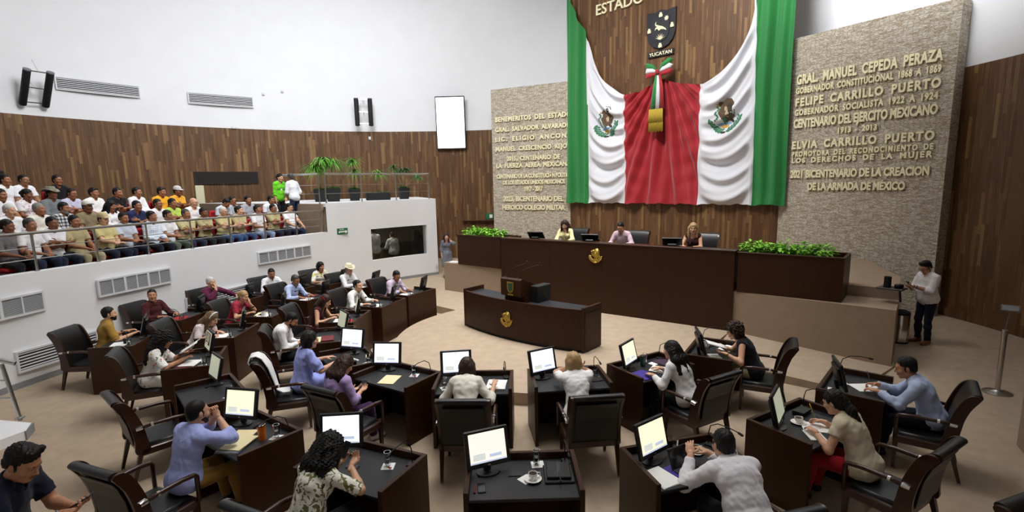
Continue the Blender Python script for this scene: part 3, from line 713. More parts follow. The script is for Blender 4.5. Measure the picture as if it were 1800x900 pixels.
SKIN = [mat('skin_a', '#b98463', .5, noise=.05, nscale=20), mat('skin_b', '#a06c4c', .5, noise=.05, nscale=20), mat('skin_c', '#d3a283', .5, noise=.04, nscale=20), mat('skin_d', '#845439', .5, noise=.05, nscale=20)]
HAIR = {'black': mat('hair_black', '#120f0e', .55, spec=.3), 'brown': mat('hair_brown', '#33211a', .55, spec=.3), 'grey': mat('hair_grey', '#84827f', .55), 'white': mat('hair_white', '#c9c7c2', .55), 'blonde': mat('hair_blonde', '#a98a5c', .45), 'darkgrey': mat('hair_dark_grey', '#3d3b3a', .5), 'dyed': mat('hair_lavender_grey', '#4a4650', .5), 'lbrown': mat('hair_light_brown', '#6b5238', .45)}
M_lip = mat('lips', '#8e4a40', .45); M_liph = mat('lips_rouge', '#a33a3a', .4); M_eyew = mat('eye_white', '#d8d4cc', .3); M_eyed = mat('eye_dark', '#1c120c', .2)
CL = {}
def cloth(c, rough=.85):
    if not isinstance(c, str): return c
    k = 'cloth_' + c.strip('#')
    return mat(k, c, rough, spec=.2, noise=.04, nscale=14, bump=.3, bscale=13, bdist=.03, stretch=(1, 1, .7), sheen=.1)
def hand(w, f, n, side, h, curl=.35, sc=1., hold=False):
    """hand volume: wrist w, finger direction f, palm normal n (away from the back of the hand)"""
    w = np.array(w, float); f = U(f); n = np.array(n, float); n = U(n - (n @ f) * f); x = np.cross(f, n)     # x across the palm
    x = x * side        # towards the thumb
    v = Vol(w - .23 * sc - .02, w + .23 * sc + .02, h); S_ = sc
    v.cap(w - f * .03 * S_, w + f * .02 * S_, .027 * S_, .026 * S_, .01)
    F = np.array([x, f, n]); v.ell(w + f * .055 * S_, (.040 * S_, .054 * S_, .017 * S_), F, .012)
    for i, (ox, L, r) in enumerate(((.029, .072, .0088), (.010, .08, .009), (-.010, .075, .0088), (-.028, .058, .0078))):
        b = w + (f * .092 + x * ox) * S_ - n * .001; d = U(f + x * ox * 2.2); c = curl * (1 + .15 * i) + .05 * i; p = b
        for j, (q, rr) in enumerate(((.45, 1.), (.32, .92), (.26, .82))):
            a = c * (.5, 1.3, 2.1)[j]; dd = d * math.cos(a) + n * math.sin(a); e = p + dd * L * q * S_; v.cap(p, e, r * rr * S_, r * rr * .93 * S_, .004); p = e
    b = w + (f * .028 + x * .03) * S_ + n * .006; d1 = U(f * .55 + x * .75 + n * .25); e = b + d1 * .042 * S_; v.cap(b, e, .0125 * S_, .011 * S_, .01)
    d2 = U(f * .85 + x * (.25 if not hold else -.1) + n * .45); v.cap(e, e + d2 * .036 * S_, .0105 * S_, .0085 * S_, .004)
    return v.mesh()
NP = [0]
def person(label, loc, face, near=1, fem=False, sit=.47, lean=8, hunch=10, twist=0, side=0, yaw=0, pitch=0, roll=0, lh=None, rh=None, lf=None, rf=None, lhn=None, rhn=None, lel=None, rel=None, lcurl=.35, rcurl=.35,
           skin=0, hair='short', hc='black', beard=None, top='#f0f0f0', sleeve='long', bottom='#20242e', shoes='#15120f', skirt=False, dress=False, fat=1., sc=1., glasses=None, stand=False, foot=None, knee=None, group=None, neck='collar', hat=None, extra=None, cat='person', cuff='', seed=None, legs=True, tank=False, ears=True, shirtlen=0.):
    """one body mesh with hair, clothing and what the person wears as children; lh / rh are wrist targets in the body's own frame"""
    NP[0] += 1; sd = NP[0] if seed is None else seed
    hb, hc_, hh, hha = (.010, .010, .006, .005) if near == 2 else ((.013, .012, .008, .006) if near == 1 else (.018, .016, .008, .009))
    A = np.array; zh = .93 if stand else sit + .095
    P0 = A([0, 0, zh]); X = A([1., 0, 0])
    def upv(a): return A([math.sin(R(side)), math.sin(R(a)), math.cos(R(a))])
    u1, u2, u3 = U(upv(lean * .5)), U(upv(lean)), U(upv(lean + hunch))
    P1 = P0 + u1 * .17; P2 = P1 + u2 * .19; P3 = P2 + u3 * .155
    tw = rotz(R(twist)); xr = U(tw @ X); x2 = U(rotz(R(twist * .6)) @ X)
    sw = .156 if fem else .178
    fwd = lambda u, x: U(np.cross(u, x))
    SH = {-1: P3 - u3 * .045 - xr * sw, 1: P3 - u3 * .045 + xr * sw}
    la, lfm = (.27, .24) if fem else (.29, .26)
    if stand: dl, dr = (-.21, .06, .80), (.21, .06, .80)
    else: dl, dr = (-.10, .27, zh + .12), (.10, .27, zh + .12)
    W = {}; E = {}
    for s_, tgt, el in ((-1, lh or dl, lel), (1, rh or dr, rel)):
        E[s_], W[s_] = ik(SH[s_], A(tgt), la, lfm, el if el is not None else (s_ * .55, -.45, -.75))
    HP = {s_: P0 + X * .09 * s_ for s_ in (-1, 1)}; KN = {}; AN = {}
    for s_, ft in ((-1, lf), (1, rf)):
        if ft is None: ft = (s_ * .11, .02, .085) if stand else (s_ * .12, .50, .085)
        hint = (s_ * .15, 1, .2 if not stand else 0); KN[s_], AN[s_] = ik(HP[s_], A(ft), .43, .43 if not stand else .42, hint)
    # head frame
    RH = tw @ rotz(R(yaw)) @ rotx(R(-pitch)) @ roty(R(roll)); hx, hy, hz = RH[:, 0], RH[:, 1], RH[:, 2]
    NB = P3; HC = NB + u3 * .075 + hz * .085 + hy * .02          # centre at ear height
    def hp(x, y, z): return HC + hx * x + hy * y + hz * z
    FH = A([hx, hy, hz]); g = .96 if fem else 1.
    # ---- body
    pts = [P0, P3, HC, *SH.values(), *E.values(), *W.values(), *KN.values(), *AN.values()]
    lo = np.min(pts, 0) - .22; hi = np.max(pts, 0) + .22; lo[2] = max(lo[2], -.02)
    B = Vol(lo, hi, hb)
    def torso(v, inf, k=.05, low=True, ch=True):
        F0 = A([X, fwd(u1, X), u1]); F2 = A([x2, fwd(u2, x2), u2]); ff = fat; fy = fwd(u1, X)
        v.ell(P0 + u1 * .03, (A((.168 if fem else .158, .118, .12)) * (1, (1 + ff) / 2, 1) * ((1 + ff) / 2) + inf), F0, k)
        v.ell(P1 + fy * (.012 + .07 * (ff - 1)), A((.128 if fem else .142, .10, .14)) * (ff, ff * (1 + .25 * (ff - 1)), 1) + inf, F0, k)
        v.ell(P2 + fwd(u2, x2) * .005, A((.142 if fem else .162, .105, .165)) * ((1 + ff) / 2, (1 + ff) / 2, 1) + inf, F2, k)
        v.cap(SH[-1] * .9 + SH[1] * .1, SH[1] * .9 + SH[-1] * .1, .056 + inf, None, k)
        v.cap(P3 + u3 * .03, P3 - u3 * .035 - xr * sw * .75, .046 + inf, .046 + inf, k); v.cap(P3 + u3 * .03, P3 - u3 * .035 + xr * sw * .75, .046 + inf, .046 + inf, k)
        if fem:
            for s_ in (-1, 1): v.ell(P2 + u2 * .0 + x2 * .068 * s_ + fwd(u2, x2) * .078, A((.062, .058, .066)) + inf, F2, .03)
    def arm(v, s_, inf, t0=0., t1=2., k=.03, cutp=None):
        a, e, w = SH[s_], E[s_], W[s_]; mf = .92 if fem else 1.06
        r0, r1, r2, r3 = .053 * mf, .043 * mf, .042 * mf, .028 * mf
        if t1 >= 1: v.cap(a, e, r0 + inf, r1 + inf, k)
        else: b = a + (e - a) * t1; v.cap(a, b, r0 + inf, r0 + (r1 - r0) * t1 + inf + .006, k, cut=(b, U(e - a)))
        if t1 > 1:
            b = e + (w - e) * (t1 - 1); c = None if t1 >= 2 and inf == 0 else (b - U(w - e) * .004, U(w - e)); m_ = e + (w - e) * .3
            v.cap(e, m_, r1 + inf, r2 + inf, k); v.cap(m_, b, r2 + inf, r2 + (r3 - r2) * min(1, (t1 - 1.3) / .7) + inf, k, cut=c)
    torso(B, -.012)
    for s_ in (-1, 1):
        arm(B, s_, 0, k=.025)
        B.cap(HP[s_], KN[s_], .078, .052, .03); m_ = KN[s_] + (AN[s_] - KN[s_]) * .3; B.cap(KN[s_], m_, .05, .053, .02); B.cap(m_, AN[s_], .053, .034, .02)
        fd = A([.12 * s_, 1, 0]) if foot is None else A(foot); B.cap(AN[s_] + (0, 0, -.035), AN[s_] + U(fd) * .11 + (0, 0, -.05), .035, .028, .02)
    B.cap(P3 - u3 * .05, NB + u3 * .07 + hy * .008, .060 * g, .054 * g, .03)
    B.cap(NB + u3 * .04, HC - hz * .03, .054 * g, .055 * g, .02)
    body = B.mesh()
    # ---- head
    HV = Vol(HC - .21, HC + .21, hha)
    HV.cap(P3 - u3 * .03, NB + u3 * .07 + hy * .008, .060 * g, .054 * g, .02); HV.cap(NB + u3 * .04, HC - hz * .03, .054 * g, .055 * g, .02)
    fk = 1 + .12 * (fat - 1)
    HV.ell(hp(0, -.014, .045), A((.076, .096, .085)) * g, FH, .03)
    HV.ell(hp(0, .032, -.015), A((.066 * fk, .064, .095)) * g, FH, .035)
    for s_ in (-1, 1): HV.cap(hp(s_ * .046 * fk, .0, -.062), hp(s_ * .016, .066, -.098), .021 * fk, .018, .03)
    HV.ell(hp(0, .074, -.099), A((.024, .018, .018)) * g, FH, .02)
    for s_ in (-1, 1): HV.ell(hp(s_ * .042, .066, -.028), A((.024, .022, .022)), FH, .025)
    HV.cap(hp(-.032, .083, .028), hp(.032, .083, .028), .0125, None, .018)
    for s_ in (-1, 1): HV.ell(hp(s_ * .031, .104, .005), (.019, .014, .013), FH, .012, sub=True)
    HV.cap(hp(0, .094, .012), hp(0, .115, -.030), .008, .0125, .012)
    for s_ in (-1, 1): HV.ell(hp(s_ * .0125, .101, -.035), (.0095, .011, .009), FH, .008)
    HV.ell(hp(0, .089, -.066), (.026, .012, .013), FH, .012)
    if ears:
        for s_ in (-1, 1): HV.ell(hp(s_ * .078 * g, -.008, -.004), (.009, .02, .031), FH, .008)
    head = HV.mesh()
    parts = [(*body, 0), (*head, 0)]
    # ---- hands
    hv = .0048 if near == 2 else (.006 if near == 1 else .0085)
    for s_, hn, cu in ((-1, lhn, lcurl), (1, rhn, rcurl)):
        f = U(W[s_] - E[s_]); n = A((0, 0, -1.))
        if hn is not None: f = U(hn[0]); n = A(hn[1], float) if len(hn) > 1 else n
        if abs(f @ U(n)) > .9: n = A((-s_ * 1., 0.2, 0))
        parts.append((*hand(W[s_], f, n, s_, hv, cu, .93 if fem else 1.), 0))
    root = npmesh('person', parts, [SKIN[skin]]); tag(root, label, cat, group); root.location = loc; root.rotation_euler.z = R(face - 90); root.scale = (sc, sc, sc)
    # ---- top
    tm = cloth(top); inf = .014 if not dress else .013
    T = Vol(lo, hi, hc_); torso(T, inf, .05)
    if not dress: T.ell(P0 + u1 * .02, A((.19, .145, .15)) * ((1 + fat) / 2, (1 + fat) / 2, 1), A([X, fwd(u1, X), u1]), .05)
    if sleeve != 'none':
        t1 = {'long': 1.93, 'short': .68, 'half': .95, 'three': 1.45, 'rolled': 1.25, 'cap': .42}[sleeve]
        for s_ in (-1, 1): arm(T, s_, .014 if sleeve != 'long' else .012, t1=t1, k=.03)
        if sleeve in ('short', 'half') and dress:
            for s_ in (-1, 1): T.ell(SH[s_] * .45 + E[s_] * .55, (.085, .085, .085), None, .03)
    T.wob(.0042 if near else .003, 34, sd, (1, 1, .6)); T.wob(.0022, 75, sd + 50)
    # neck opening and hem
    nr = {'collar': .062, 'round': .068, 'v': .066, 'boat': .09, 'tank': .10}[neck]
    T.cap(NB + u3 * .005 + fwd(u3, xr) * (.03 if neck == 'v' else .018), NB + u3 * .16, nr, nr + .02, .006, sub=True)
    if neck == 'v': T.cap(NB + fwd(u3, xr) * .05 - u3 * .07, NB + fwd(u3, xr) * .09 + u3 * .04, .012, .05, .006, sub=True)
    if tank:
        for s_ in (-1, 1): T.cap(SH[s_] + xr * s_ * .045 - u3 * .02, SH[s_] + xr * s_ * .05 - u3 * .10, .062, .055, .006, sub=True)
    if not dress:
        hz_ = P0[2] + (-.07 if not stand else -.10) - shirtlen
        T.plane((0, 0, hz_), (0, 0, -1))
    else:
        for s_ in (-1, 1): T.cap(HP[s_], KN[s_] * .85 + HP[s_] * .15, .115, .10, .05)
        T.cap(P0 + A((0, .08, .0)), (KN[-1] + KN[1]) / 2 - A((0, .06, 0)), .10, .09, .05)
        if stand: T.cap(P0, A((0, .0, .42)), .17, .20, .06, cut=((0, 0, .42), (0, 0, -1)))
        else: T.cap((KN[-1] + KN[1]) / 2 + A((0, -.04, 0)), (AN[-1] + AN[1]) / 2 + A((0, 0, .22)), .12, .13, .05, cut=((0, 0, AN[1][2] + .18), (0, 0, -1)))
        T.wob(.005, 40, sd + 9, (1, 1, .15))
    V, F = T.mesh()
    shirt = npmesh('dress' if dress else ('blouse' if fem else 'shirt'), [(V, F, 0)], [tm], root)
    if neck == 'collar' and near:
        C = Vol(NB - .16, NB + .16, hha)
        fr = fwd(u3, xr)
        C.cap(NB - u3 * .018 + fr * .012, NB + u3 * .028 + fr * .008, .086, .070, .01); C.cap(NB - u3 * .06 + fr * .012, NB + u3 * .2 + fr * .01, .069, .056, .004, sub=True)
        C.cap(NB + fr * .09 - u3 * .05, NB + fr * .07 + u3 * .04, .006, .024, .004, sub=True)
        V, F = C.mesh()
        if len(F): npmesh('collar', [(V, F, 0)], [tm], shirt)
    # ---- trousers, skirt, shoes
    if legs:
        if not dress:
            Q = Vol(lo, hi, hc_); bm_ = cloth(bottom); F0 = A([X, fwd(u1, X), u1])
            Q.ell(P0 + u1 * .02, A((.165, .118, .115)) * (1, (1 + fat) / 2, 1) * ((1 + fat) / 2) + .008, F0, .04)
            lf_ = (1 + fat) / 2
            for s_ in (-1, 1):
                Q.cap(HP[s_], KN[s_], .088 * lf_, .066, .03); m_ = KN[s_] + (AN[s_] - KN[s_]) * .35
                if skirt and not stand: continue
                Q.cap(KN[s_], m_, .066, .064, .02); e_ = AN[s_] + (0, 0, .0); Q.cap(m_, e_, .064, .058, .02, cut=(e_ - U(e_ - m_) * .01, U(e_ - m_)))
            if skirt: Q.cap((HP[-1] + HP[1]) / 2 + A((0, .1, -.01)), (KN[-1] + KN[1]) / 2 - A((0, .02, .03)), .10, .10, .05)
            Q.wob(.0045, 36, sd + 3, (1, .4, 1)); Q.plane(P0 + A((0, 0, .135)), (0, 0, 1))
            V, F = Q.mesh(); npmesh('skirt' if skirt else 'trousers', [(V, F, 0)], [bm_], root)
        Sv = []
        for s_ in (-1, 1):
            fd = U(A([.14 * s_, 1, 0]) if foot is None else A(foot)); a = AN[s_]; v = Vol(a - .24, a + .24, .009 if near else .013)
            v.cap(a + (0, 0, -.03) - fd * .035, a + fd * .06 + (0, 0, -.04), .045, .043, .02); v.cap(a + fd * .06 + (0, 0, -.045), a + fd * .155 + (0, 0, -.052), .043, .031, .02)
            v.cap(a + (0, 0, -.02), a + (0, 0, .02), .045, .046, .02); v.plane((0, 0, a[2] - .083), (0, 0, -1)); v.plane(a + (0, 0, .03), (0, 0, 1))
            V, F = v.mesh(); npmesh('shoe', [(V, F, 0)], [mat('shoe_' + shoes.strip('#'), shoes, .35)], root)
    # ---- hair
    hm = HAIR[hc]
    def hairvol(ext=.2, down=.2): return Vol(HC - A((ext, ext + .06, down + .02)), HC + A((ext, ext, .2)), hh)
    if hair not in ('bald',):
        long_ = hair in ('long', 'longcurly', 'longstraight', 'pony', 'longfront')
        v = hairvol(.24, .6 if long_ else .26)
        big = {'buzz': .006, 'short': .011, 'bun': .010, 'bob': .022, 'curly': .034, 'long': .018, 'longstraight': .016, 'longcurly': .04, 'pony': .012, 'longfront': .018, 'thin': .007, 'quiff': .014, 'balding': .006}[hair]
        if hair in ('buzz', 'short', 'thin', 'quiff', 'balding'):
            v.ell(hp(0, -.020, .053), A((.0765, .0965, .086)) * g + big * .5, FH, .01); v.ell(hp(0, -.045, .004), A((.0725, .062, .082)) * g + big * .45, FH, .02)
        else:
            v.ell(hp(0, -.014, .045), A((.076, .096, .085)) * g + big, FH, .01); v.ell(hp(0, -.045, .0), A((.072, .062, .085)) * g + big * .9, FH, .02)
        if hair in ('buzz', 'short', 'thin', 'quiff', 'balding'):
            n = U(hz - hy * .80); v.plane(hp(0, 0, .002), -n, .010)
            v.plane(hp(0, 0, -.075), -hz, .01)
            for s_ in (-1, 1): v.cap(hp(s_ * .079, .012, .02), hp(s_ * .077, .014, -.02), .012, .009, .012)
            for s_ in (-1, 1): v.ell(hp(s_ * .085, -.004, -.008), (.02, .022, .034), FH, .008, sub=True)
            if hair == 'quiff': v.cap(hp(-.045, .05, .125), hp(.045, .055, .125), .022, .02, .04)
            if hair == 'balding': v.ell(hp(0, .03, .14), (.07, .085, .06), FH, .01, sub=True)
        else:
            v.ell(hp(0, .10, -.045), A((.062, .075, .105)), FH, .012, sub=True)
            if hair == 'bun': v.plane(hp(0, -.03, -.05), -U(hz * .8 - hy * .5), .01); v.ell(hp(0, -.115, .03), (.042, .04, .042), FH, .02)
            if hair in ('bob', 'curly'):
                for s_ in (-1, 1): v.cap(hp(s_ * .076, -.012, .03), hp(s_ * .078, -.012, -.07), .026 + big * .3, .03 + big * .3, .03)
                v.cap(hp(-.05, -.075, 0), hp(-.045, -.07, -.085), .04, .036, .03); v.cap(hp(.05, -.075, 0), hp(.045, -.07, -.085), .04, .036, .03)
                v.plane(hp(0, 0, -.118), -hz, .02)
            if long_ and hair != 'pony':
                L = {'long': .30, 'longstraight': .30, 'longcurly': .36, 'longfront': .30}[hair]; bk = -fwd(u3, xr)
                for s_ in (-1, 0, 1):
                    a = hp(s_ * .066, -.05 - .03 * (s_ == 0), .0); m_ = NB + xr * s_ * .085 + bk * (.085 if s_ == 0 else .07) + u3 * .01; e = m_ - u2 * (L - .12) + bk * (.035 if s_ == 0 else .02) + xr * s_ * .02
                    r_ = .05 + big * .5; v.cap(a, m_, r_, r_ * .95, .04); v.cap(m_, e, r_ * .95, r_ * .55, .04)
                if hair in ('longfront', 'long', 'longcurly'):
                    for s_ in (-1, 1):
                        a = hp(s_ * .074, .012, .01); m_ = NB + xr * s_ * .085 + fwd(u3, xr) * .045; e = m_ - u2 * .16 + fwd(u2, xr) * .03; v.cap(a, m_, .024 + big * .3, .03 + big * .3, .03)
                        if hair != 'long': v.cap(m_, e, .032, .018, .03)
            if hair == 'pony':
                v.plane(hp(0, -.02, -.06), -U(hz * .8 - hy * .55), .01)
                m_ = NB - fwd(u3, xr) * .105 + u3 * .03; v.cap(hp(0, -.10, .02), m_, .038, .045, .02); v.cap(m_, m_ - u2 * .17 - fwd(u2, xr) * .03, .048, .022, .03)
        if hair in ('curly', 'longcurly'): v.wob(.007, 130, sd + 5); v.wob(.006, 230, sd + 6)
        elif hair in ('buzz',): pass
        else: v.wob(.002 if hair in ('longstraight', 'short', 'bob', 'buzz') else .003, 150, sd + 5, (1, 1, .12)); v.wob(.0018, 260, sd + 6, (1, 1, .1))
        V, F = v.mesh(); npmesh('hair', [(V, F, 0)], [hm], root)
    if beard:
        v = Vol(HC - .16, HC + .16, hha); b_ = .004
        v.ell(hp(0, .032, -.015), A((.066 * fk, .064, .095)) * g + b_, FH, .035)
        for s_ in (-1, 1): v.cap(hp(s_ * .046 * fk, .0, -.062), hp(s_ * .016, .066, -.098), .021 * fk + b_, .018 + b_, .03)
        v.ell(hp(0, .074, -.099), A((.024, .018, .018)) * g + b_, FH, .02); v.ell(hp(0, .089, -.066), (.026, .012, .013), FH, .012)
        if beard == 'moustache': v.v[:] = .5; v.cap(hp(-.026, .094, -.052), hp(.026, .094, -.052), .0075, None, .01)
        else:
            v.plane(hp(0, .0, -.040), U(hz - hy * .15), .01); v.ell(hp(0, .10, -.066), (.022, .02, .010), FH, .006, sub=True); v.cap(hp(-.028, .094, -.05), hp(.028, .094, -.05), .007, None, .008)
        V, F = v.mesh()
        if len(F): npmesh('beard' if beard != 'moustache' else 'moustache', [(V, F, 0)], [HAIR[beard] if beard in HAIR else hm], root)
    # ---- face details
    mb = MB()
    for s_ in (-1, 1):
        mb.lathe([(0, -.012), (.008, -.009), (.0125, 0), (.008, .009), (0, .012)], (0, 0, 0), 8, 0); k = len(mb.v) - 8 * 5
        for i in range(k, len(mb.v)): q = Vector(mb.v[i]); mb.v[i] = tuple(hp(s_ * .031 + q.x, .0812 + q.y, .004 + q.z * .42))
        mb.lathe([(0, -.005), (.0062, 0), (0, .005)], (0, 0, 0), 8, 1); k = len(mb.v) - 8 * 3
        for i in range(k, len(mb.v)): q = Vector(mb.v[i]); mb.v[i] = tuple(hp(s_ * .031 + q.x, .0925 + q.y * .4, .003 + q.z))
    mb.build('eyes', [M_eyew, M_eyed], root, 'all')
    mb = MB()
    for s_ in (-1, 1): mb.tube([hp(s_ * .014, .0955, .027), hp(s_ * .031, .0945, .033), hp(s_ * .05, .080, .027)], [.004, .0045, .002], 6)
    mb.build('eyebrows', HAIR['black' if hc in ('black', 'brown', 'blonde', 'dyed') else hc], root, 'all')
    mb = MB(); mb.tube([hp(-.024, .092, -.066), hp(-.008, .1005, -.063), hp(.008, .1005, -.063), hp(.024, .092, -.066)], [.003, .006, .006, .003], 6); mb.tube([hp(-.02, .094, -.071), hp(0, .1, -.073), hp(.02, .094, -.071)], [.003, .007, .003], 6)
    mb.build('lips', M_liph if fem else M_lip, root, 'all')
    def torus(mb, c, a, b, r0, r1, r, n=14): mb.tube([c + a * math.cos(2 * math.pi * i / n) * r0 + b * math.sin(2 * math.pi * i / n) * r1 for i in range(n + 1)], r, 5, False)
    if glasses:
        mb = MB(); mb2 = MB(); zz = .004 if glasses != 'head' else .098; yy = .112 if glasses != 'head' else .075
        for s_ in (-1, 1):
            torus(mb, hp(s_ * .033, yy, zz), hx, hz, .024, .018, .0022)
            mb.tube([hp(s_ * .056, yy - .004, zz + .006), hp(s_ * .078, yy - .05, zz + .01), hp(s_ * .08, yy - .115, zz + .004)], .002, 5)
            if glasses in ('sun', 'head', 'blue'):
                n = 10; mb2.add([hp(s_ * .033, yy + .001, zz)] + [hp(s_ * .033 + .024 * math.cos(2 * math.pi * i / n), yy, zz + .018 * math.sin(2 * math.pi * i / n)) for i in range(n)], [(0, i + 1, (i + 1) % n + 1) for i in range(n)])
        mb.tube([hp(-.01, yy + .002, zz + .006), hp(.01, yy + .002, zz + .006)], .002, 5)
        gl = mb.build('eyeglasses', M_black, root, 'all')
        if mb2.v: mb2.build('lenses', M_black if glasses != 'blue' else mat('blue_mirror', '#2f5fd0', .1, metal=.6), gl)
    if hat:
        kind, hcol = hat[0], hat[1]; hmt = cloth(hcol); mb = MB(); n = 28
        if kind == 'cowboy':
            prof = [(.155, .0), (.15, .012), (.102, .012), (.098, .05), (.088, .10), (.07, .118), (.0, .105)]
        else: prof = [(.098, -.005), (.1, .02), (.094, .06), (.07, .095), (.03, .11), (0, .112)]
        rows = []
        for i, (r_, z) in enumerate(prof):
            row = []
            for k in range(n):
                a = 2 * math.pi * k / n; x, y = r_ * math.cos(a) * (.86 if i > 1 or kind != 'cowboy' else 1.02), r_ * math.sin(a) * 1.1; zz = z
                if kind == 'cowboy' and i < 2: zz += .065 * (abs(math.cos(a)) ** 3) - .012
                row.append(hp(x, y - .014, zz + (.062 if kind == 'cowboy' else .058)))
            rows.append(row)
        mb.grid(rows, close=True); ho = mb.build('cowboy_hat' if kind == 'cowboy' else 'cap', hmt, root, 'all')
        if kind == 'cap':
            mb = MB(); rows = []
            for i in range(5):
                f = i / 4; rows.append([hp(.085 * math.sin(a) * (1 - .15 * f), .075 + (.085 * math.cos(a)) * (.35 + .75 * f), .072 - .022 * f + .012 * math.cos(a)) for a in [R(-80 + 160 * k / 10) for k in range(11)]])
            mb.grid(rows); mb.build('visor', cloth(hat[2] if len(hat) > 2 else hcol), ho, 'all')
        else:
            mb = MB(); mb.tube([hp(.1 * .87 * math.cos(2 * math.pi * k / 24), .1 * 1.1 * math.sin(2 * math.pi * k / 24) - .014, .082) for k in range(25)], .006, 6, False); mb.build('hat_band', cloth('#6b5536'), ho, 'all')
    J = dict(P0=P0, P1=P1, P2=P2, P3=P3, NB=NB, HC=HC, hp=hp, SH=SH, E=E, W=W, KN=KN, AN=AN, u2=u2, u3=u3, xr=xr, fr=fwd(u2, xr), root=root, shirt=shirt, fwd=fwd)
    if extra: extra(J)
    return root
def watch(s_, m=None):
    def f(J):
        w = J['W'][s_]; d = U(w - J['E'][s_]); p = w - d * .02; a = U(np.cross(d, (0, 0, 1))); b = np.cross(d, a); mb = MB()
        mb.tube([p + a * math.cos(2 * math.pi * i / 14) * .034 + b * math.sin(2 * math.pi * i / 14) * .032 for i in range(15)], [.006] * 15, 6, False, flat=1.6)
        mb.build('wristwatch', m or M_steel, J['root'], 'all')
    return f
# ------------------------------------------------------------------ bench of the presidium, lectern desk, blocks
def crest(name, parent, M, w, m, relief=.02):
    """gold eagle-and-wreath relief, w wide"""
    mb = MB(); s = w
    def poly(P, d0, d1): q = MB(); q.prism([(a * s, b * s) for a, b in P], d0, d1); mb.add([(v[0], v[2], v[1]) for v in q.v], q.f)
    def el(x, z, rx, rz, a=0, n=10): c, k = math.cos(R(a)), math.sin(R(a)); return [(x + rx * math.cos(2 * math.pi * i / n) * c - rz * math.sin(2 * math.pi * i / n) * k, z + rx * math.cos(2 * math.pi * i / n) * k + rz * math.sin(2 * math.pi * i / n) * c) for i in range(n)]
    for i in range(12):
        a = 190 + 160 * i / 11; poly(el(.45 * math.cos(R(a)), .02 + .45 * math.sin(R(a)), .10, .045, a + 60), 0, relief * .7); poly(el(.35 * math.cos(R(a)), .02 + .35 * math.sin(R(a)), .07, .04, a + 125), 0, relief * .8)
    poly(el(0, -.45, .12, .06), 0, relief); poly(el(0, -.24, .2, .07), 0, relief * .8)
    poly([(-.20, .08), (-.12, .32), (.02, .50), (.16, .52), (.28, .44), (.34, .22), (.32, .0), (.2, -.14), (.06, -.18), (-.08, -.1)], 0, relief)
    poly(el(.18, .20, .09, .24, 8), relief, relief * 1.6); poly(el(.06, .10, .05, .18, 12), relief, relief * 1.4); poly(el(-.13, .34, .10, .075, 30), 0, relief * 1.5); poly(el(-.25, .31, .06, .025, -25), 0, relief * 1.3); poly(el(-.24, .12, .03, .15, 6), 0, relief)
    o = mb.build(name, m, parent, 'all'); o.matrix_parent_inverse = Matrix(); o.matrix_world = M; return o
bl = (BR - BL); bL = bl.length; bl = bl.normalized(); bo = Vector((bl.y, -bl.x, 0))     # bo points towards the chamber
if bo.dot(-BL) < 0: bo = -bo
def fM(o, x, y): M = Matrix((x, y, Vector((0, 0, 1)))).transposed().to_4x4(); M.translation = o; return M
FB = fM(BL, bl, bo)      # bench frame: x along the front, y to the chamber
t = thing('presidium_bench', 'long tall dark wooden bench of the presidium with a gold crest', 'bench'); t.matrix_world = FB
mb = MB(); mb.box((bL / 2, -.03, .2 + (BT - .2) / 2), (bL, .06, BT - .2 - .02)); mb.build('front_panel', M_desk, t)
mb = MB(); mb.box((bL / 2, -.035, .23), (bL - .1, .05, .08)); mb.build('plinth', M_blackm, t)
mb = MB(); mb.box((bL / 2, -.14, BT - .02), (bL + .04, .30, .045), .008); mb.build('top_ledge', M_desk, t)
mb = MB(); mb.box((bL / 2, -.55, BT - .16), (bL, .7, .04)); mb.build('work_surface', M_desktop, t)
for sx in (.03, bL - .03):
    mb = MB(); mb.box((sx, -.5, (BZ + BT) / 2 - .01), (.06, .85, BT - BZ - .03)); mb.build('side_panel', M_desk, t)
for x in (.08, 1.6, 3.1, 4.6):
    mb = MB(); mb.box((x, .002, 1.06), (.006, .004, 1.66)); mb.build('panel_joint', M_blackm, t)
crest('crest', t, FB @ Matrix.Translation((2.92, .0, 1.62)), .36, M_goldd, .03)
def planter(label, A_, B_, depth, z0, z1):
    A_, B_ = Vector((*A_, 0)), Vector((*B_, 0)); x = (B_ - A_).normalized(); y = Vector((x.y, -x.x, 0)); y = y if y.dot(-A_) > 0 else -y; L = (B_ - A_).length
    t = thing('planter_box', label, 'planter'); M = fM(A_, x, y); t.matrix_world = M; hgt = z1 - z0
    for nm, c, d in (('front_panel', (L / 2, -.025, z0 + hgt / 2), (L, .05, hgt)), ('back_panel', (L / 2, -depth + .025, z0 + hgt / 2), (L, .05, hgt)), ('end_panel', (.025, -depth / 2, z0 + hgt / 2), (.05, depth - .1, hgt)), ('end_panel', (L - .025, -depth / 2, z0 + hgt / 2), (.05, depth - .1, hgt))):
        mb = MB(); mb.box(c, d); mb.build(nm, M_desk, t)
    mb = MB(); mb.box((L / 2, -.03, z1), (L + .03, .09, .03), .005); mb.build('rim', M_desk, t)
    mb = MB(); mb.box((L / 2, -depth / 2, z1 - .16), (L - .1, depth - .1, .03)); mb.build('shelf', M_blackm, t)
    return M, L
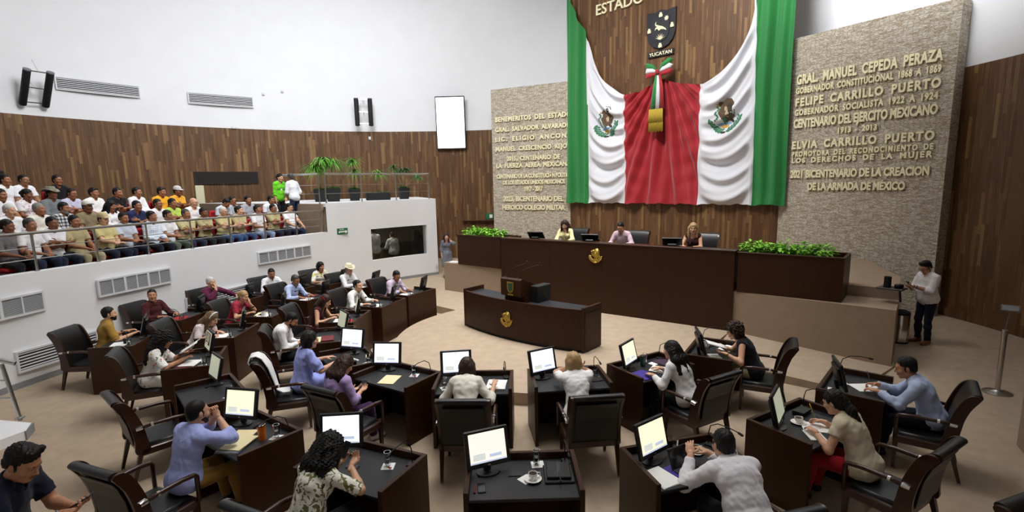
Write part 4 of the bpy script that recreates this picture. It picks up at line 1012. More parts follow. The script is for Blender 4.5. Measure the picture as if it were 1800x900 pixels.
def leafy(name, label, cat, loc, group, w, h, n, m, sd, leaf=(.11, .08)):
    r = random.Random(sd); t = thing(name, label, cat, loc, r.uniform(0, 6), group)
    mb = MB(); mb.lathe([(.09, 0), (.12, .13), (.125, .14), (.1, .135)], (0, 0, 0), 14); mb.build('pot', M_grey, t, True)
    mb = MB(); ms = MB()
    for i in range(n):
        a = r.uniform(0, 2 * math.pi); rr = w * math.sqrt(r.random()); z = .12 + h * r.random() * (1.1 - .5 * rr / w); p = Vector((rr * math.cos(a), rr * math.sin(a), z))
        d = Vector((math.cos(a) + r.uniform(-.6, .6), math.sin(a) + r.uniform(-.6, .6), r.uniform(-.4, .7))).normalized(); sdv = d.cross(Vector((0, 0, 1))).normalized(); u = sdv.cross(d); L, W_ = leaf[0] * r.uniform(.7, 1.2), leaf[1] * r.uniform(.7, 1.2)
        mb.add([p, p + d * L * .4 + sdv * W_ / 2 + u * .01, p + d * L * .4 - u * .006, p + d * L * .4 - sdv * W_ / 2 + u * .01, p + d * L - u * .02], [(0, 1, 2), (0, 2, 3), (1, 4, 2), (2, 4, 3)])
        if i % 5 == 0: ms.tube([(0, 0, .1), p * .5 + Vector((0, 0, .06)), p], .004, 4)
    mb.build('foliage', m, t); ms.build('stem', M_green, t)
    return t
MR, LR = planter('dark wooden planter box at the right end of the presidium bench', (4.74, 10.84), (6.22, 9.66), 1.0, BZ, 1.90)
PW = ['nearest the bench', 'second from the bench', 'third from the bench', 'second from the outer end', 'at the outer end']
for i in range(5):
    p = MR @ Vector((.2 + i * .31, -.36, 1.90 - .145)); leafy('pothos_plant', f'bright green leafy plant in the right planter, {PW[i]}', 'plant', p, 'green plants in the right planter', .23, .26, 150, M_lime, 20 + i)
ML, LL = planter('dark wooden planter box at the left end of the presidium bench', (-1.62, 15.6), (-.32, 14.5), .8, BZ, BT)
for i in range(4):
    p = ML @ Vector((.28 + i * .34, -.36, BT - .145)); leafy('pothos_plant', f'bright green leafy plant in the left planter, {["at the outer end", "second from the outer end", "second from the bench", "nearest the bench"][i]}', 'plant', p, 'green plants in the left planter', .24, .26, 130, M_lime, 40 + i)
# lectern desk in the middle of the stage, gently bowed front
t = thing('lectern_desk', 'low dark wooden lectern desk in the middle of the stage', 'desk'); A_, B_ = Vector((-1.11, 11.70, 0)), Vector((1.33, 9.54, 0)); x = (B_ - A_).normalized(); y = Vector((x.y, -x.x, 0)); y = y if y.dot(-A_) > 0 else -y; L = (B_ - A_).length
MLD = fM(A_, x, y); t.matrix_world = MLD; LZ = 1.04
def bow(u): return .22 * (1 - (2 * u / L - 1) ** 2)
n = 20; fr = [(L * i / n, bow(L * i / n)) for i in range(n + 1)]; bkp = [(L * i / n, bow(L * i / n) * .4 - .58) for i in range(n + 1)]
mb = MB(); mb.prism(fr + [(p[0], p[1] - .05) for p in fr[::-1]], .26, LZ); mb.build('front_panel', M_desk, t, 30)
mb = MB(); mb.prism([(.04, -.06)] + [(p[0] if 0 < p[0] < L else (L - .04 if p[0] else .04), p[1] - .03) for p in fr[1:-1]] + [(L - .04, -.06), (L - .04, -.5), (.04, -.5)], .2, .27); mb.build('plinth', M_blackm, t)
mb = MB(); mb.prism([(p[0], p[1] - .05) for p in fr] + bkp[::-1], LZ - .09, LZ - .05); mb.build('work_surface', mat('bluish_black_leather', '#23252c', .45, bump=.08, bscale=300), t)
for sx in (.025, L - .025):
    mb = MB(); mb.box((sx, -.3, (.2 + LZ) / 2 + .03), (.05, .62, LZ - .2 + .02)); mb.build('side_panel', M_desk, t)
crest('crest', t, MLD @ Matrix.Translation((1.5, bow(1.5) + .001, .64)), .32, M_goldd, .03)
tp = MLD @ Matrix.Translation((1.58, -.10, LZ - .05)) @ Matrix.Scale(1.22, 4)
t = thing('lectern_stand', 'dark tabletop lectern with a small gold shield and two microphones', 'lectern'); t.matrix_world = tp
mb = MB(); mb.profx([(.22, .12), (.22, .40), (.16, .42), (-.12, .30), (-.30, .26), (-.30, 0), (.12, 0), (.12, .12)], -.22, .22); mb.build('body', M_desk, t)
mb = MB(); mb.box((.30, -.22, .14), (.16, .36, .28), .01); mb.build('side_box', M_blackm, t)
mb = MB(); mb.prism([(-.07, .09), (.07, .09), (.07, -.03), (.045, -.08), (0, -.10), (-.045, -.08), (-.07, -.03)], 0, .012); mb.v = [(p[0], .22 + p[2], .27 + p[1]) for p in mb.v]; sh = mb.build('shield', M_goldd, t)
mb = MB(); mb.prism([(-.045, .07), (.045, .07), (.045, -.03), (.028, -.06), (0, -.075), (-.028, -.06), (-.045, -.03)], 0, .006); mb.v = [(p[0], .232 + p[2], .27 + p[1]) for p in mb.v]; mb.build('shield_field', mat('shield_green', '#2d5a38', .5), sh)
mb = MB(); mb.box((0, .226, .145), (.12, .012, .025)); mb.build('shield_plaque', M_goldd, t)
for sx in (-.17, .1):
    mb = MB(); mb.tube([(sx, .14, .41), (sx + .02, .10, .52), (sx + .14, -.02, .60), (sx + .26, -.10, .64)], .006, 6); mb.lathe([(.0, 0), (.013, .01), (.013, .05), (0, .06)], (sx + .27, -.105, .63), 8); mb.lathe([(.025, 0), (.025, .015), (0, .02)], (sx, .14, .41), 10); mb.build('microphone', M_blackm, t, True)
# papers on the left block, tray at the right end
mb = MB(); mb.box((0, 0, .01), (.32, .22, .02), rot=(0, 0, .2)); mb.box((.22, .04, .01), (.2, .22, .018), rot=(0, 0, -.3)); o = mb.build('paper_stack', M_paper, loc=(-1.75, 15.95, BZ), rz=-.6); tag(o, 'small pile of white papers on the left carpeted block', 'papers')
t = thing('side_tray', 'black tray shelf at the right end of the dais', 'tray', (7.12, 9.62, 1.32), R(-52))
mb = MB(); mb.box((0, 0, .015), (.42, .30, .03), .008); mb.build('tray_top', M_black, t)
mb = MB(); mb.tube([(.1, .1, .0), (.12, .12, -.25)], .02, 8); mb.build('bracket', M_black, t, True)
o = MB().lathe([(.0, 0), (.06, .002), (.06, .2), (.05, .205), (0, .205)], (0, 0, 0), 16).build('tumbler', M_blackm, smooth=True, loc=(7.06, 9.66, 1.35)); tag(o, 'black tumbler standing on the tray at the dais end', 'tumbler')
o = MB().box((0, 0, .035), (.14, .1, .07), .015).build('small_case', M_blackm, loc=(7.2, 9.55, 1.35), rz=.3); tag(o, 'small black case beside the tumbler on the tray', 'case')
t = thing('trash_bin', 'chrome pedal bin behind the standing man', 'bin', (8.02, 10.5, 0))
MB().lathe([(.15, .02), (.16, .03), (.16, .58), (.15, .6)], (0, 0, 0), 22).build('body', M_chrome, t, True); MB().lathe([(.165, .6), (.16, .64), (.1, .68), (0, .69)], (0, 0, 0), 22).build('lid', M_blackm, t, True); MB().lathe([(.165, 0), (.165, .03), (.15, .04)], (0, 0, 0), 22).build('base', M_blackm, t, True)
t = thing('stanchion', 'steel queue stanchion with a sign plate on the right floor', 'stanchion', (7.62, 7.83, 0), R(-38))
MB().lathe([(.19, 0), (.19, .012), (.12, .03), (.04, .045), (.035, .05)], (0, 0, 0), 28).build('base', M_steel, t, True); MB().lathe([(.035, .04), (.035, .93), (.04, .935), (.04, 1.02), (.0, 1.03)], (0, 0, 0), 18).build('post', M_steel, t, True)
mb = MB(); mb.box((.03, .04, 1.36), (.22, .012, .10), .004, rot=(R(-20), 0, 0)); mb.tube([(0, 0, 1.02), (.03, .04, 1.34)], .006, 6); sg = mb.build('sign_plate', M_grey, t)
mb = MB(); mb.box((.03, .033, 1.362), (.19, .004, .075), rot=(R(-20), 0, 0)); mb.build('sign_face', mat('pale_sign', '#9aa0a2', .4), sg)

# ------------------------------------------------------------------ flag, bow, shield on the panel
FX0, FX1 = 8.02, -.22; ZB = 2.66
TOPS = [(8.02, 10.75), (7.7, 10.08), (7.34, 9.38), (6.97, 8.69), (6.44, 7.35), (5.81, 6.76), (5.35, 6.49), (4.75, 6.52), (4.10, 6.72), (3.80, 6.80), (3.36, 6.62), (2.57, 6.46), (2.29, 6.49), (1.76, 6.8), (1.27, 7.37), (.97, 8.1), (.87, 8.9), (.80, 10.4), (.72, 11.4), (-.22, 11.4)]
TOPS = [(a, b) for a, b in TOPS]
_tp = catmull([(a, b) for a, b in TOPS], 6); TOPS = [(p[0], p[1]) for p in _tp]
TOPS = [q for i, q in enumerate(TOPS) if i == 0 or q[0] < min(p[0] for p in TOPS[:i])]
def ztop(s):
    for (a, za), (b, zb) in zip(TOPS, TOPS[1:]):
        if b <= s <= a: f = (a - s) / (a - b); f2 = f; return za + (zb - za) * f2
    return TOPS[0][1] if s > FX0 else TOPS[-1][1]
def seam(k, q):   # panel borders as a function of height fraction q (0 top, 1 bottom)
    return [(FX0, FX0), (7.0, 6.87), (5.35, 5.22), (2.52, 2.47), (.87, .73), (FX1, FX1)][k][0 if q < .5 else 1]
def flagpt(s, z):
    """depth of the cloth in front of the panel"""
    zt = min(ztop(s), 11.4); q = (zt - z) / max(.5, zt - ZB)
    y = .20
    if s > 6.95 or s < .80:                                   # green: long vertical folds
        y += .075 * math.sin(s * 15.5 + .5 * math.sin(z * .8)) + .05 * math.sin(s * 7.3 + z * .35)
    if 5.2 < s < 7.05 or .7 < s < 2.6:                        # white: swags hung between the corner and the bow side
        c = 6.05 if s > 4 else 1.6; hx = (s - c) / .85; lowside = -1 if s > 4 else 1
        arg = z - .55 * hx * hx * (1 - .3 * q) + lowside * hx * (.95 * max(0, 1 - q * 1.3))
        w = min(1, (1.02 - abs(hx)) * 3) if abs(hx) < 1.02 else 0
        y += max(w, 0) * (.085 * math.sin(arg * 9.5) + .07 * math.sin(arg * 4.3 + 1.1) + .03 * math.sin(arg * 19 + hx * 2))
    if 2.42 < s < 5.3:                                        # red: folds fanning out from the bow
        a = math.atan2(s - 3.82, 7.25 - z); w = min(1, max(0, 1.47 - abs(s - 3.87)) * 4)
        y += w * (.11 * math.sin(a * 27 + 1.2 * math.sin(z * .9)) + .05 * math.sin(a * 55 + z)) * min(1, .35 + (7.1 - z) * .4) + w * .022 * math.sin(math.hypot(s - 3.82, 7.25 - z) * 10.5) * min(1, abs(a) * 2.2)
    if z < ZB + .35: y += .05 * (ZB + .35 - z) / .35
    return y
t = thing('national_flag_drape', 'huge green, white and red flag draped over the wooden panel', 'flag'); t.matrix_world = frame_of(PN, 0, 0)
def flocal(s, z, e=0.): return (-s, flagpt(s, z) + e, z)
FM_ = [mat('flag_green', '#1d7f3a', .7, sheen=.2), mat('flag_white', '#dcdde3', .75, sheen=.1), mat('flag_red', '#a01220', .7, sheen=.2)]
for nm, k, m in (('green_band', 0, 0), ('white_band', 1, 1), ('red_band', 2, 2), ('white_band', 3, 1), ('green_band', 4, 0)):
    mb = MB(); ns, nz = (70 if k != 2 else 120), 150; rows = []
    for i in range(ns + 1):
        row = []
        for j in range(nz + 1):
            q = j / nz; f = i / ns; s0, s1 = [seam(kk, 0) + (seam(kk, 1) - seam(kk, 0)) * q for kk in (k, k + 1)]; s = s0 + (s1 - s0) * f
            zt = ztop(s); zb = ZB - .03 + .018 * math.sin(s * 7) + .012 * math.sin(s * 17); z = zt + (zb - zt) * q; row.append(flocal(s, z))
        rows.append(row)
    mb.grid(rows); mb.build(nm, FM_[m], t, 'all')
def emblem(cs, cz, sz):
    e = [mat('emblem_brown', '#5a4632', .8), mat('emblem_green', '#3d7a5a', .8), mat('emblem_dark', '#3a2e24', .8), mat('emblem_gold', '#c79a3f', .7), mat('emblem_blue', '#7fa0c8', .8), mat('emblem_pale', '#b9a68a', .8)]
    def patch(mb, poly, m, lay):
        n = len(poly); cx = sum(p[0] for p in poly) / n; cz_ = sum(p[1] for p in poly) / n; vs = []
        for r_ in (0, .5, 1.0):
            for p in poly:
                a, b = cx + (p[0] - cx) * r_, cz_ + (p[1] - cz_) * r_; s, z = cs - a * sz, cz + b * sz; vs.append(flocal(s, z, .006 + .003 * lay))
        fs = []
        for L_ in (0, 1): fs += [(L_ * n + i, L_ * n + (i + 1) % n, (L_ + 1) * n + (i + 1) % n, (L_ + 1) * n + i) for i in range(n)]
        mb.add(vs, fs, m)
    def el(x, z, rx, rz, a=0, n=12): c, s_ = math.cos(R(a)), math.sin(R(a)); return [(x + rx * math.cos(2 * math.pi * i / n) * c - rz * math.sin(2 * math.pi * i / n) * s_, z + rx * math.cos(2 * math.pi * i / n) * s_ + rz * math.sin(2 * math.pi * i / n) * c) for i in range(n)]
    mb = MB()
    for i in range(13):
        a = 195 + 160 * i / 12
        if abs(a - 272) < 9: continue
        patch(mb, el(.43 * math.cos(R(a)), .0 + .43 * math.sin(R(a)), .075, .035, a + 65), 1, 0); patch(mb, el(.36 * math.cos(R(a + 5)), .36 * math.sin(R(a + 5)), .05, .028, a + 130), 1, 1)
    patch(mb, el(0, -.44, .08, .03), 2, 1); patch(mb, el(.0, -.26, .13, .06), 3, 1); patch(mb, el(.0, -.20, .22, .035, 4), 4, 2); patch(mb, el(.02, -.12, .05, .12), 1, 2)
    patch(mb, [(-.16, .10), (-.06, .34), (.08, .47), (.20, .46), (.27, .36), (.30, .15), (.26, -.02), (.16, -.10), (.05, -.14), (-.06, -.08)], 0, 3)
    patch(mb, el(.17, .22, .07, .20, 10), 2, 4); patch(mb, el(.08, .12, .05, .16, 14), 5, 4); patch(mb, el(-.09, .33, .08, .055, 30), 0, 4); patch(mb, el(-.17, .31, .04, .018, -30), 3, 5); patch(mb, el(.20, -.12, .10, .035, -35), 2, 4)
    for i in range(9): patch(mb, el(-.20 + .04 * math.sin(i * 1.3), .26 - i * .045, .03, .03), 1, 5)
    mb.build('eagle_emblem', e, t)
emblem(6.13, 5.60, 1.16); emblem(1.70, 5.37, 1.12)
t = thing('ribbon_bow', 'green, white and red ribbon bow hanging on the flag', 'bow'); t.matrix_world = frame_of(PN, 3.87, 7.0, .42)
def ribbon(name, pts, w, m, par=t):
    mb = MB(); P = [Vector(p) for p in pts]; rows = []
    for i, p in enumerate(P):
        d = (P[min(i + 1, len(P) - 1)] - P[max(0, i - 1)]).normalized(); sd_ = d.cross(Vector((0, 1, 0))).normalized() * w[i] / 2
        rows.append([p - sd_, p - sd_ * .3 + Vector((0, .02, 0)), p + sd_ * .3 + Vector((0, .015, 0)), p + sd_])
    mb.grid(rows); o = mb.build(name, m, par, 'all'); md = o.modifiers.new('s', 'SOLIDIFY'); md.thickness = .008; return o
for sx in (-1, 1):
    for k, m in enumerate((0, 1, 2)):
        off = (1 - k) * .15
        ribbon('loop', [(0, .02, .0 + off * .2), (sx * .2, .10, .06 + off * .9), (sx * .42, .08, .14 * (1 if sx > 0 else .6) + off * 1.15), (sx * .48, .0, .10 + off * 1.15)], [.06, .14, .17, .17], FM_[m])
MB().box((0, .1, 0), (.12, .1, .16), .03).build('knot', FM_[2], t)
for k, (m, x0) in enumerate(((0, -.10), (1, .0), (2, .10))):
    ribbon('tail', [(x0 * .5, .05, -.05), (x0 * 1.2 + .03, .08, -.5), (x0 * 1.9 + .03, .10, -1.22)], [.08, .14, .16], FM_[m])
for k in range(2):
    mb = MB()
    for i in range(16): mb.tube([(-.24 + .032 * i, .14 - .02 * k, -1.20 - k * .05), (-.25 + .034 * i, .15 - .02 * k, -1.62 - .32 * k + .02 * math.sin(i * 2.1))], .018, 5)
    mb.build('gold_fringe', mat('gold_fringe_cloth', '#b39a34', .85), t, 'all')
t = thing('heraldic_shield', 'black heraldic shield with gold figures and a name plaque', 'shield'); MS = frame_of(PN, 4.02, 8.45, .02); t.matrix_world = MS
def flat(name, poly, d0, d1, m, par):
    mb = MB(); mb.prism(poly, d0, d1); mb.v = [(p[0], p[2], p[1]) for p in mb.v]; mb.f = [f[::-1] for f in mb.f]; return mb.build(name, m, par)
SHP = [(-.53, .60), (-.2, .56), (0, .62), (.2, .56), (.53, .60), (.53, -.1), (.45, -.36), (.28, -.53), (0, -.63), (-.28, -.53), (-.45, -.36), (-.53, -.1)]
flat('field', SHP, 0, .06, mat('shield_black', '#1d1f26', .5), t); flat('inner_field', [(p[0] * .6, p[1] * .66) for p in SHP], .06, .085, mat('shield_black2', '#23252d', .5), t)
def gold(name, poly): flat(name, poly, .085, .105, M_gold, t)
gold('deer', [(-.17, .17), (-.06, .12), (.08, .07), (.2, -.02), (.22, -.08), (.13, -.03), (.02, -.01), (-.06, -.05), (-.08, .0), (-.15, .03), (-.2, -.02), (-.19, .05), (-.11, .1), (-.18, .12), (-.2, .2), (-.15, .26), (-.16, .2)])
for i in range(7):
    a = R(20 + 140 * i / 6); c, s_ = math.cos(a), math.sin(a); b = (0, -.33)
    gold('agave_leaf', [(b[0] - s_ * .02, b[1] + c * .02), (b[0] + c * .19, b[1] + s_ * .19), (b[0] + s_ * .02, b[1] - c * .02)])
for cx, cz_ in ((0, .44), (0, -.53), (-.42, .0), (.42, .04)):
    for nm, poly in (('tower', [(-.06, -.06), (.06, -.06), (.06, .03), (-.06, .03)]), ('tower_top', [(-.035, .03), (.035, .03), (.035, .085), (-.035, .085)])): flat(nm, [(p[0] + cx, p[1] + cz_) for p in poly], .06, .10, M_gold, t)
gold('sun', [(.22 + (.05 + .04 * (i % 2)) * math.cos(R(i * 22.5)), .30 + (.05 + .04 * (i % 2)) * math.sin(R(i * 22.5))) for i in range(16)])
flat('plaque', [(-.48, -.86), (.48, -.86), (.48, -.68), (-.48, -.68)], 0, .05, MATS['shield_black'], t)
text_mesh('YUCATAN', 'plaque_lettering', M_gold, .84, .11, .02, .012, t, MS @ Matrix.Translation((-.42, .06, -.825)))

# ------------------------------------------------------------------ potted plants on the booth roof
def pot(t, w, h, m=M_blackm):
    mb = MB(); mb.add([(x * w * f, y * w * f, z) for z, f in ((0, .38), (h, .5), (h, .44), (h - .05, .44)) for x, y in ((-1, -1), (1, -1), (1, 1), (-1, 1))], [(3, 2, 1, 0)] + [(4 * i + k, 4 * i + (k + 1) % 4, 4 * i + 4 + (k + 1) % 4, 4 * i + 4 + k) for i in range(3) for k in range(4)]); mb.build('pot', m, t)
    mb = MB(); mb.box((0, 0, h - .05), (w * .86, w * .86, .02)); mb.build('soil', M_soil, t)
def strap(mb, p, d, L, w, droop, n=5):
    d = Vector(d).normalized(); pts = []; q = Vector(p)
    for i in range(n + 1):
        pts.append(q.copy()); d = (d + Vector((0, 0, -droop / n))).normalized(); q = q + d * L / n
    rows = []
    for i, a in enumerate(pts):
        dd = (pts[min(i + 1, n)] - pts[max(0, i - 1)]).normalized(); s_ = dd.cross(Vector((0, 0, 1))); s_ = s_.normalized() if s_.length > 1e-4 else Vector((1, 0, 0)); ww = w * (1 - (i / n) ** 2) * (.5 + .5 * min(1, i / 1.5)); rows.append([a - s_ * ww / 2, a + s_ * ww / 2])
    mb.grid(rows)
def palm(label, loc, ph, stems, L, w, nl, droop, m, grass=True, sd=0, potw=.42, trough=None):
    r = random.Random(sd); t = thing('potted_plant', label, 'plant', loc, .4, 'potted plants on the booth roof')
    if trough:
        mb = MB(); mb.box((0, 0, ph / 2), (trough, .36, ph), .02); mb.build('pot', M_blackm, t); MB().box((0, 0, ph), (trough - .06, .3, .02)).build('soil', M_soil, t)
    else: pot(t, potw, ph)
    fo = MB(); st = MB()
    for (bx, by, tx, ty, tz) in stems:
        st.tube([(bx, by, ph - .03), ((bx + tx) / 2 * .9, (by + ty) / 2, ph + (tz - ph) * .5), (tx, ty, tz)], [.02, .016, .014], 6)
        for i in range(nl):
            a = r.uniform(0, 6.28); el_ = r.uniform(-.1, 1.2); strap(fo, (tx, ty, tz - r.uniform(0, .12)), (math.cos(a), math.sin(a), el_), L * r.uniform(.6, 1.1), w, droop)
    if st.v: st.build('stem', mat('plant_stem', '#8a7a58', .8), t, 'all')
    if fo.v: fo.build('foliage', m, t)
    if grass:
        gm = MB()
        for i in range(160):
            a = r.uniform(0, 6.28); q = (r.uniform(-.5, .5) * (trough - .1 if trough else potw * .8), r.uniform(-.5, .5) * (.3 if trough else potw * .8), ph - .03); strap(gm, q, (math.cos(a) * .5, math.sin(a) * .5, 1), r.uniform(.12, .24), .022, 1.1, 3)
        gm.build('ground_cover', M_dgreen, t)
    return t
palm('tall bushy palm in a black pot at the left end of the booth roof', (-6.75, 18.75, BZT), .42, [(0, 0, .15, 0, 1.5), (.05, .05, -.1, .1, 1.25)], .75, .05, 120, 1.6, M_green, sd=1, potw=.44)
palm('black square pot with low dark green plants behind the railing corner', (-6.35, 18.95, BZT), .45, [(0, 0, .02, 0, 1.45)], .68, .05, 100, 1.7, M_green, sd=2, potw=.5)
palm('slim palm in a tapered black pot, second from the left', (-5.75, 19.5, BZT), .42, [(0, 0, 0, 0, 1.5), (.03, 0, .06, .05, 1.1)], .55, .04, 70, 1.4, M_green, sd=3, potw=.40)
palm('spiky plant in a long low black trough on the booth roof', (-4.95, 19.75, BZT), .26, [(0, 0, .05, 0, 1.05)], .6, .055, 44, 1.5, M_green, sd=4, trough=.86)
palm('branching dracaena in a black pot at the right end of the booth roof', (-4.15, 20.6, BZT), .42, [(-.05, 0, -.35, 0, 1.25), (0, 0, .0, .1, 1.15), (.05, 0, .55, 0, .95), (0, .05, .12, -.1, 1.2)], .46, .05, 36, 1.5, M_dgreen, sd=5, potw=.40)
# ------------------------------------------------------------------ desks, chairs and what lies on the desks
DW, DD, DH = 1.04, .70, .82
def make_desk():
    t = thing('legislator_desk', 'desk', 'desk')
    for sx in (-1, 1):
        mb = MB(); mb.box((sx * (DW / 2 - .0225), 0, DH / 2), (.045, DD, DH), .004); mb.build('side_panel', M_desk, t)
    mb = MB(); mb.box((0, DD / 2 - .0225, DH / 2), (DW - .09, .045, DH), .004); mb.build('front_panel', M_desk, t)
    mb = MB(); mb.box((0, -.02, .735), (DW - .09, DD - .05, .03), .004); mb.build('desktop', M_desktop, t)
    mb = MB(); mb.box((0, DD / 2 - .20, .64), (DW - .1, .28, .02)); mb.box((0, DD / 2 - .07, .70), (DW - .1, .03, .06)); mb.build('cable_shelf', M_blackm, t)
    return t
def rounded(P, n=3):
    P = [Vector(p) for p in P]; N = len(P); out = []
    for i in range(N):
        a, b, c, d = P[i - 1], P[i], P[(i + 1) % N], P[(i + 2) % N]
        for k in range(n): t = k / n; q = .5 * (2 * b + (c - a) * t + (2 * a - 5 * b + 4 * c - d) * t * t + (3 * b - a - 3 * c + d) * t ** 3); out.append((q.x, q.y))
    return out
def make_chair():
    t = thing('armchair', 'armchair', 'chair'); w = .62
    mb = MB(); mb.box((0, .02, .40), (w - .07, .50, .08), .03); mb.box((0, .03, .43), (w - .10, .44, .05), .024); mb.build('seat', M_leather, t, True)
    prof = [(-.185, .42), (-.205, .55), (-.235, .72), (-.285, .90), (-.35, 1.02), (-.405, 1.055), (-.45, 1.045), (-.455, 1.01), (-.41, .97), (-.355, .87), (-.31, .72), (-.285, .55), (-.27, .42)]
    mb = MB(); mb.profx(rounded(prof), -w / 2 + .035, w / 2 - .035); mb.build('backrest', M_leather, t, 50)
    mb = MB(); mb.profx([(-.285, .47), (-.30, .58), (-.322, .73), (-.372, .885), (-.405, .94), (-.412, .935), (-.382, .88), (-.332, .73), (-.31, .58), (-.295, .47)], -w / 2 + .075, w / 2 - .075); mb.build('back_panel', mat('dark_leather_panel', '#131315', .45, bump=.1, bscale=160), t)
    sidep = [(-.15, .38), (-.165, .55), (-.20, .74), (-.27, .93), (-.33, 1.02), (-.40, 1.045), (-.445, 1.02), (-.42, .97), (-.36, .86), (-.315, .70), (-.29, .52), (-.29, .38)]
    for sx in (-1, 1):
        mb = MB(); mb.profx(rounded(sidep), sx * (w / 2 - .035), sx * w / 2); mb.build('back_frame', M_chairwood, t, 50)
    mb = MB()
    for sx in (-1, 1): mb.box((sx * (w / 2 - .0225), .02, .38), (.045, .52, .085), .01)
    mb.box((0, .265, .38), (w - .05, .04, .085), .01); mb.box((0, -.235, .38), (w - .05, .04, .085), .01); mb.build('seat_frame', M_chairwood, t)
    for sx in (-1, 1):
        for sy in (1, -1):
            mb = MB(); y0 = .255 if sy > 0 else -.24; y1 = .26 if sy > 0 else -.34; x0 = sx * (w / 2 - .03)
            vs = []
            for (z, yy, h) in ((.40, y0, .026), (.38, y0, .026), (.02, y1, .016), (0, y1, .016)):
                vs += [(x0 - h, yy - h, z), (x0 + h, yy - h, z), (x0 + h, yy + h, z), (x0 - h, yy + h, z)]
            mb.add(vs, [(0, 1, 2, 3)[::-1]] + [(4 * i + k, 4 * i + 4 + k, 4 * i + 4 + (k + 1) % 4, 4 * i + (k + 1) % 4) for i in range(3) for k in range(4)] + [(12, 13, 14, 15)]); lg = mb.build('leg', M_chairwood, t)
            mb = MB(); mb.lathe([(.02, 0), (.02, .015), (.012, .018)], (x0, y1, 0), 10); mb.build('foot_cap', M_steel, lg)
        ax = sx * (w / 2 + .012)
        mb = MB(); mb.tube([(ax, -.25, .685), (ax, -.10, .70), (ax, .12, .70), (ax, .245, .685), (ax, .265, .66), (ax, .265, .40)], [.020, .022, .024, .024, .024, .021], 8); a = mb.build('armrest', M_chairwood, t, 'all')
        mb = MB(); mb.tube([(ax, -.27, .684), (ax, -.22, .688), (ax, -.205, .69)], [.02, .024, .023], 8); mb.build('metal_cap', M_chrome, a, True); mb = MB(); mb.tube([(ax, -.12, .70), (ax, -.095, .70)], [.025, .025], 8); mb.build('metal_ring', M_chrome, a, True)
    return t
def make_monitor(scr, blocks=True, poster=False):
    t = thing('computer_monitor', 'monitor', 'monitor')
    mb = MB(); mb.lathe([(.0, 0), (.115, 0), (.115, .012), (.03, .022), (0, .022)], (0, 0, 0), 20, sy=.8); mb.build('base', M_black, t, True)
    mb = MB(); mb.box((0, -.035, .09), (.07, .04, .16), .01, rot=(R(12), 0, 0)); mb.build('stand', M_black, t)
    RT = Matrix.Translation((0, 0, .245)) @ Matrix.Rotation(R(14), 4, 'X')
    mb = MB(); mb.box((0, -.012, 0), (.43, .035, .345), .008); mb.box((0, -.04, -.0), (.30, .04, .24), .015); mb.xf(RT); bz = mb.build('bezel', M_black, t)
    mb = MB(); mb.box((0, .007, .008), (.355, .004, .272), m=0)
    if poster:
        mb.box((0, .0095, .03), (.28, .002, .19), m=1)
        for i in range(5): mb.box((0, .011, .10 - i * .026), (.20 - .03 * (i % 2), .002, .012), m=0)
        mb.box((.03, .011, -.045), (.12, .002, .03), m=0)
    elif blocks:
        mb.box((-.07, .0095, -.075), (.12, .002, .03), m=1); mb.box((.09, .0095, -.07), (.12, .002, .06), m=2)
        for i in range(7): mb.box((-.06 + .012 * (i % 3), .0095, .11 - i * .022), (.17 - .02 * (i % 3), .001, .003), m=2); mb.box((.10, .0095, .11 - i * .022), (.09, .001, .003), m=2)
        mb.box((0, .0095, -.12), (.345, .002, .014), m=1)
    mb.xf(RT); mb.build('screen', [scr, M_maroon if poster else M_sblue, M_sgrey], t)
    mb = MB(); mb.box((0, .0065, -.154), (.02, .002, .012)); mb.xf(RT); mb.build('maker_badge', M_steel, t)
    return t
def make_mic():
    t = thing('gooseneck_microphone', 'microphone', 'microphone')
    MB().box((0, 0, .012), (.07, .11, .024), .008).build('base', M_black, t)
    mb = MB(); mb.tube([(0, .02, .02), (0, .02, .14), (-.01, .0, .22), (-.03, -.08, .27), (-.05, -.2, .275), (-.06, -.29, .26)], .0055, 6); mb.build('gooseneck', M_blackm, t, 'all')
    mb = MB(); mb.tube([(-.06, -.285, .262), (-.062, -.30, .258), (-.066, -.335, .247), (-.067, -.345, .245)], [.007, .013, .013, .006], 8); mb.build('capsule', M_blackm, t, 'all')
    return t
def make_glass():
    t = thing('water_glass', 'glass', 'glass')
    MB().lathe([(0, .004), (.026, .004), (.031, .14), (.034, .14), (.029, 0), (0, 0)], (0, 0, 0), 16).build('tumbler', M_glass, t, True)
    MB().lathe([(0, .006), (.0255, .006), (.0275, .07), (0, .07)], (0, 0, 0), 14).build('water', mat('water', '#e4ecee', .05, trans=.9), t, True)
    return t
def make_cup(mug=False):
    t = thing('coffee_mug' if mug else 'coffee_cup', 'cup', 'cup')
    if mug: MB().lathe([(0, 0), (.04, 0), (.042, .01), (.042, .1), (.038, .1), (.037, .012), (0, .012)], (0, 0, 0), 18).build('body', M_china, t, True)
    else:
        MB().lathe([(0, 0), (.04, 0), (.075, .014), (.08, .018), (.074, .018), (.04, .006), (0, .006)], (0, 0, 0), 22).build('saucer', M_china, t, True)
        MB().lathe([(0, .008), (.025, .008), (.038, .035), (.043, .07), (.040, .07), (.035, .035), (0, .014)], (0, 0, 0), 18).build('body', M_china, t, True)
    hgt = .05 if mug else .04; rr = .042 if mug else .04
    mb = MB(); mb.tube([(rr, 0, hgt + .025), (rr + .025, 0, hgt + .022), (rr + .03, 0, hgt), (rr + .02, 0, hgt - .02), (rr - .004, 0, hgt - .024)], .005, 6); mb.build('handle', M_china, t, 'all')
    MB().lathe([(0, 0), (.036, 0), (.036, .002), (0, .002)], (0, 0, .085 if mug else .058), 14).build('coffee', M_coffee, t)
    return t
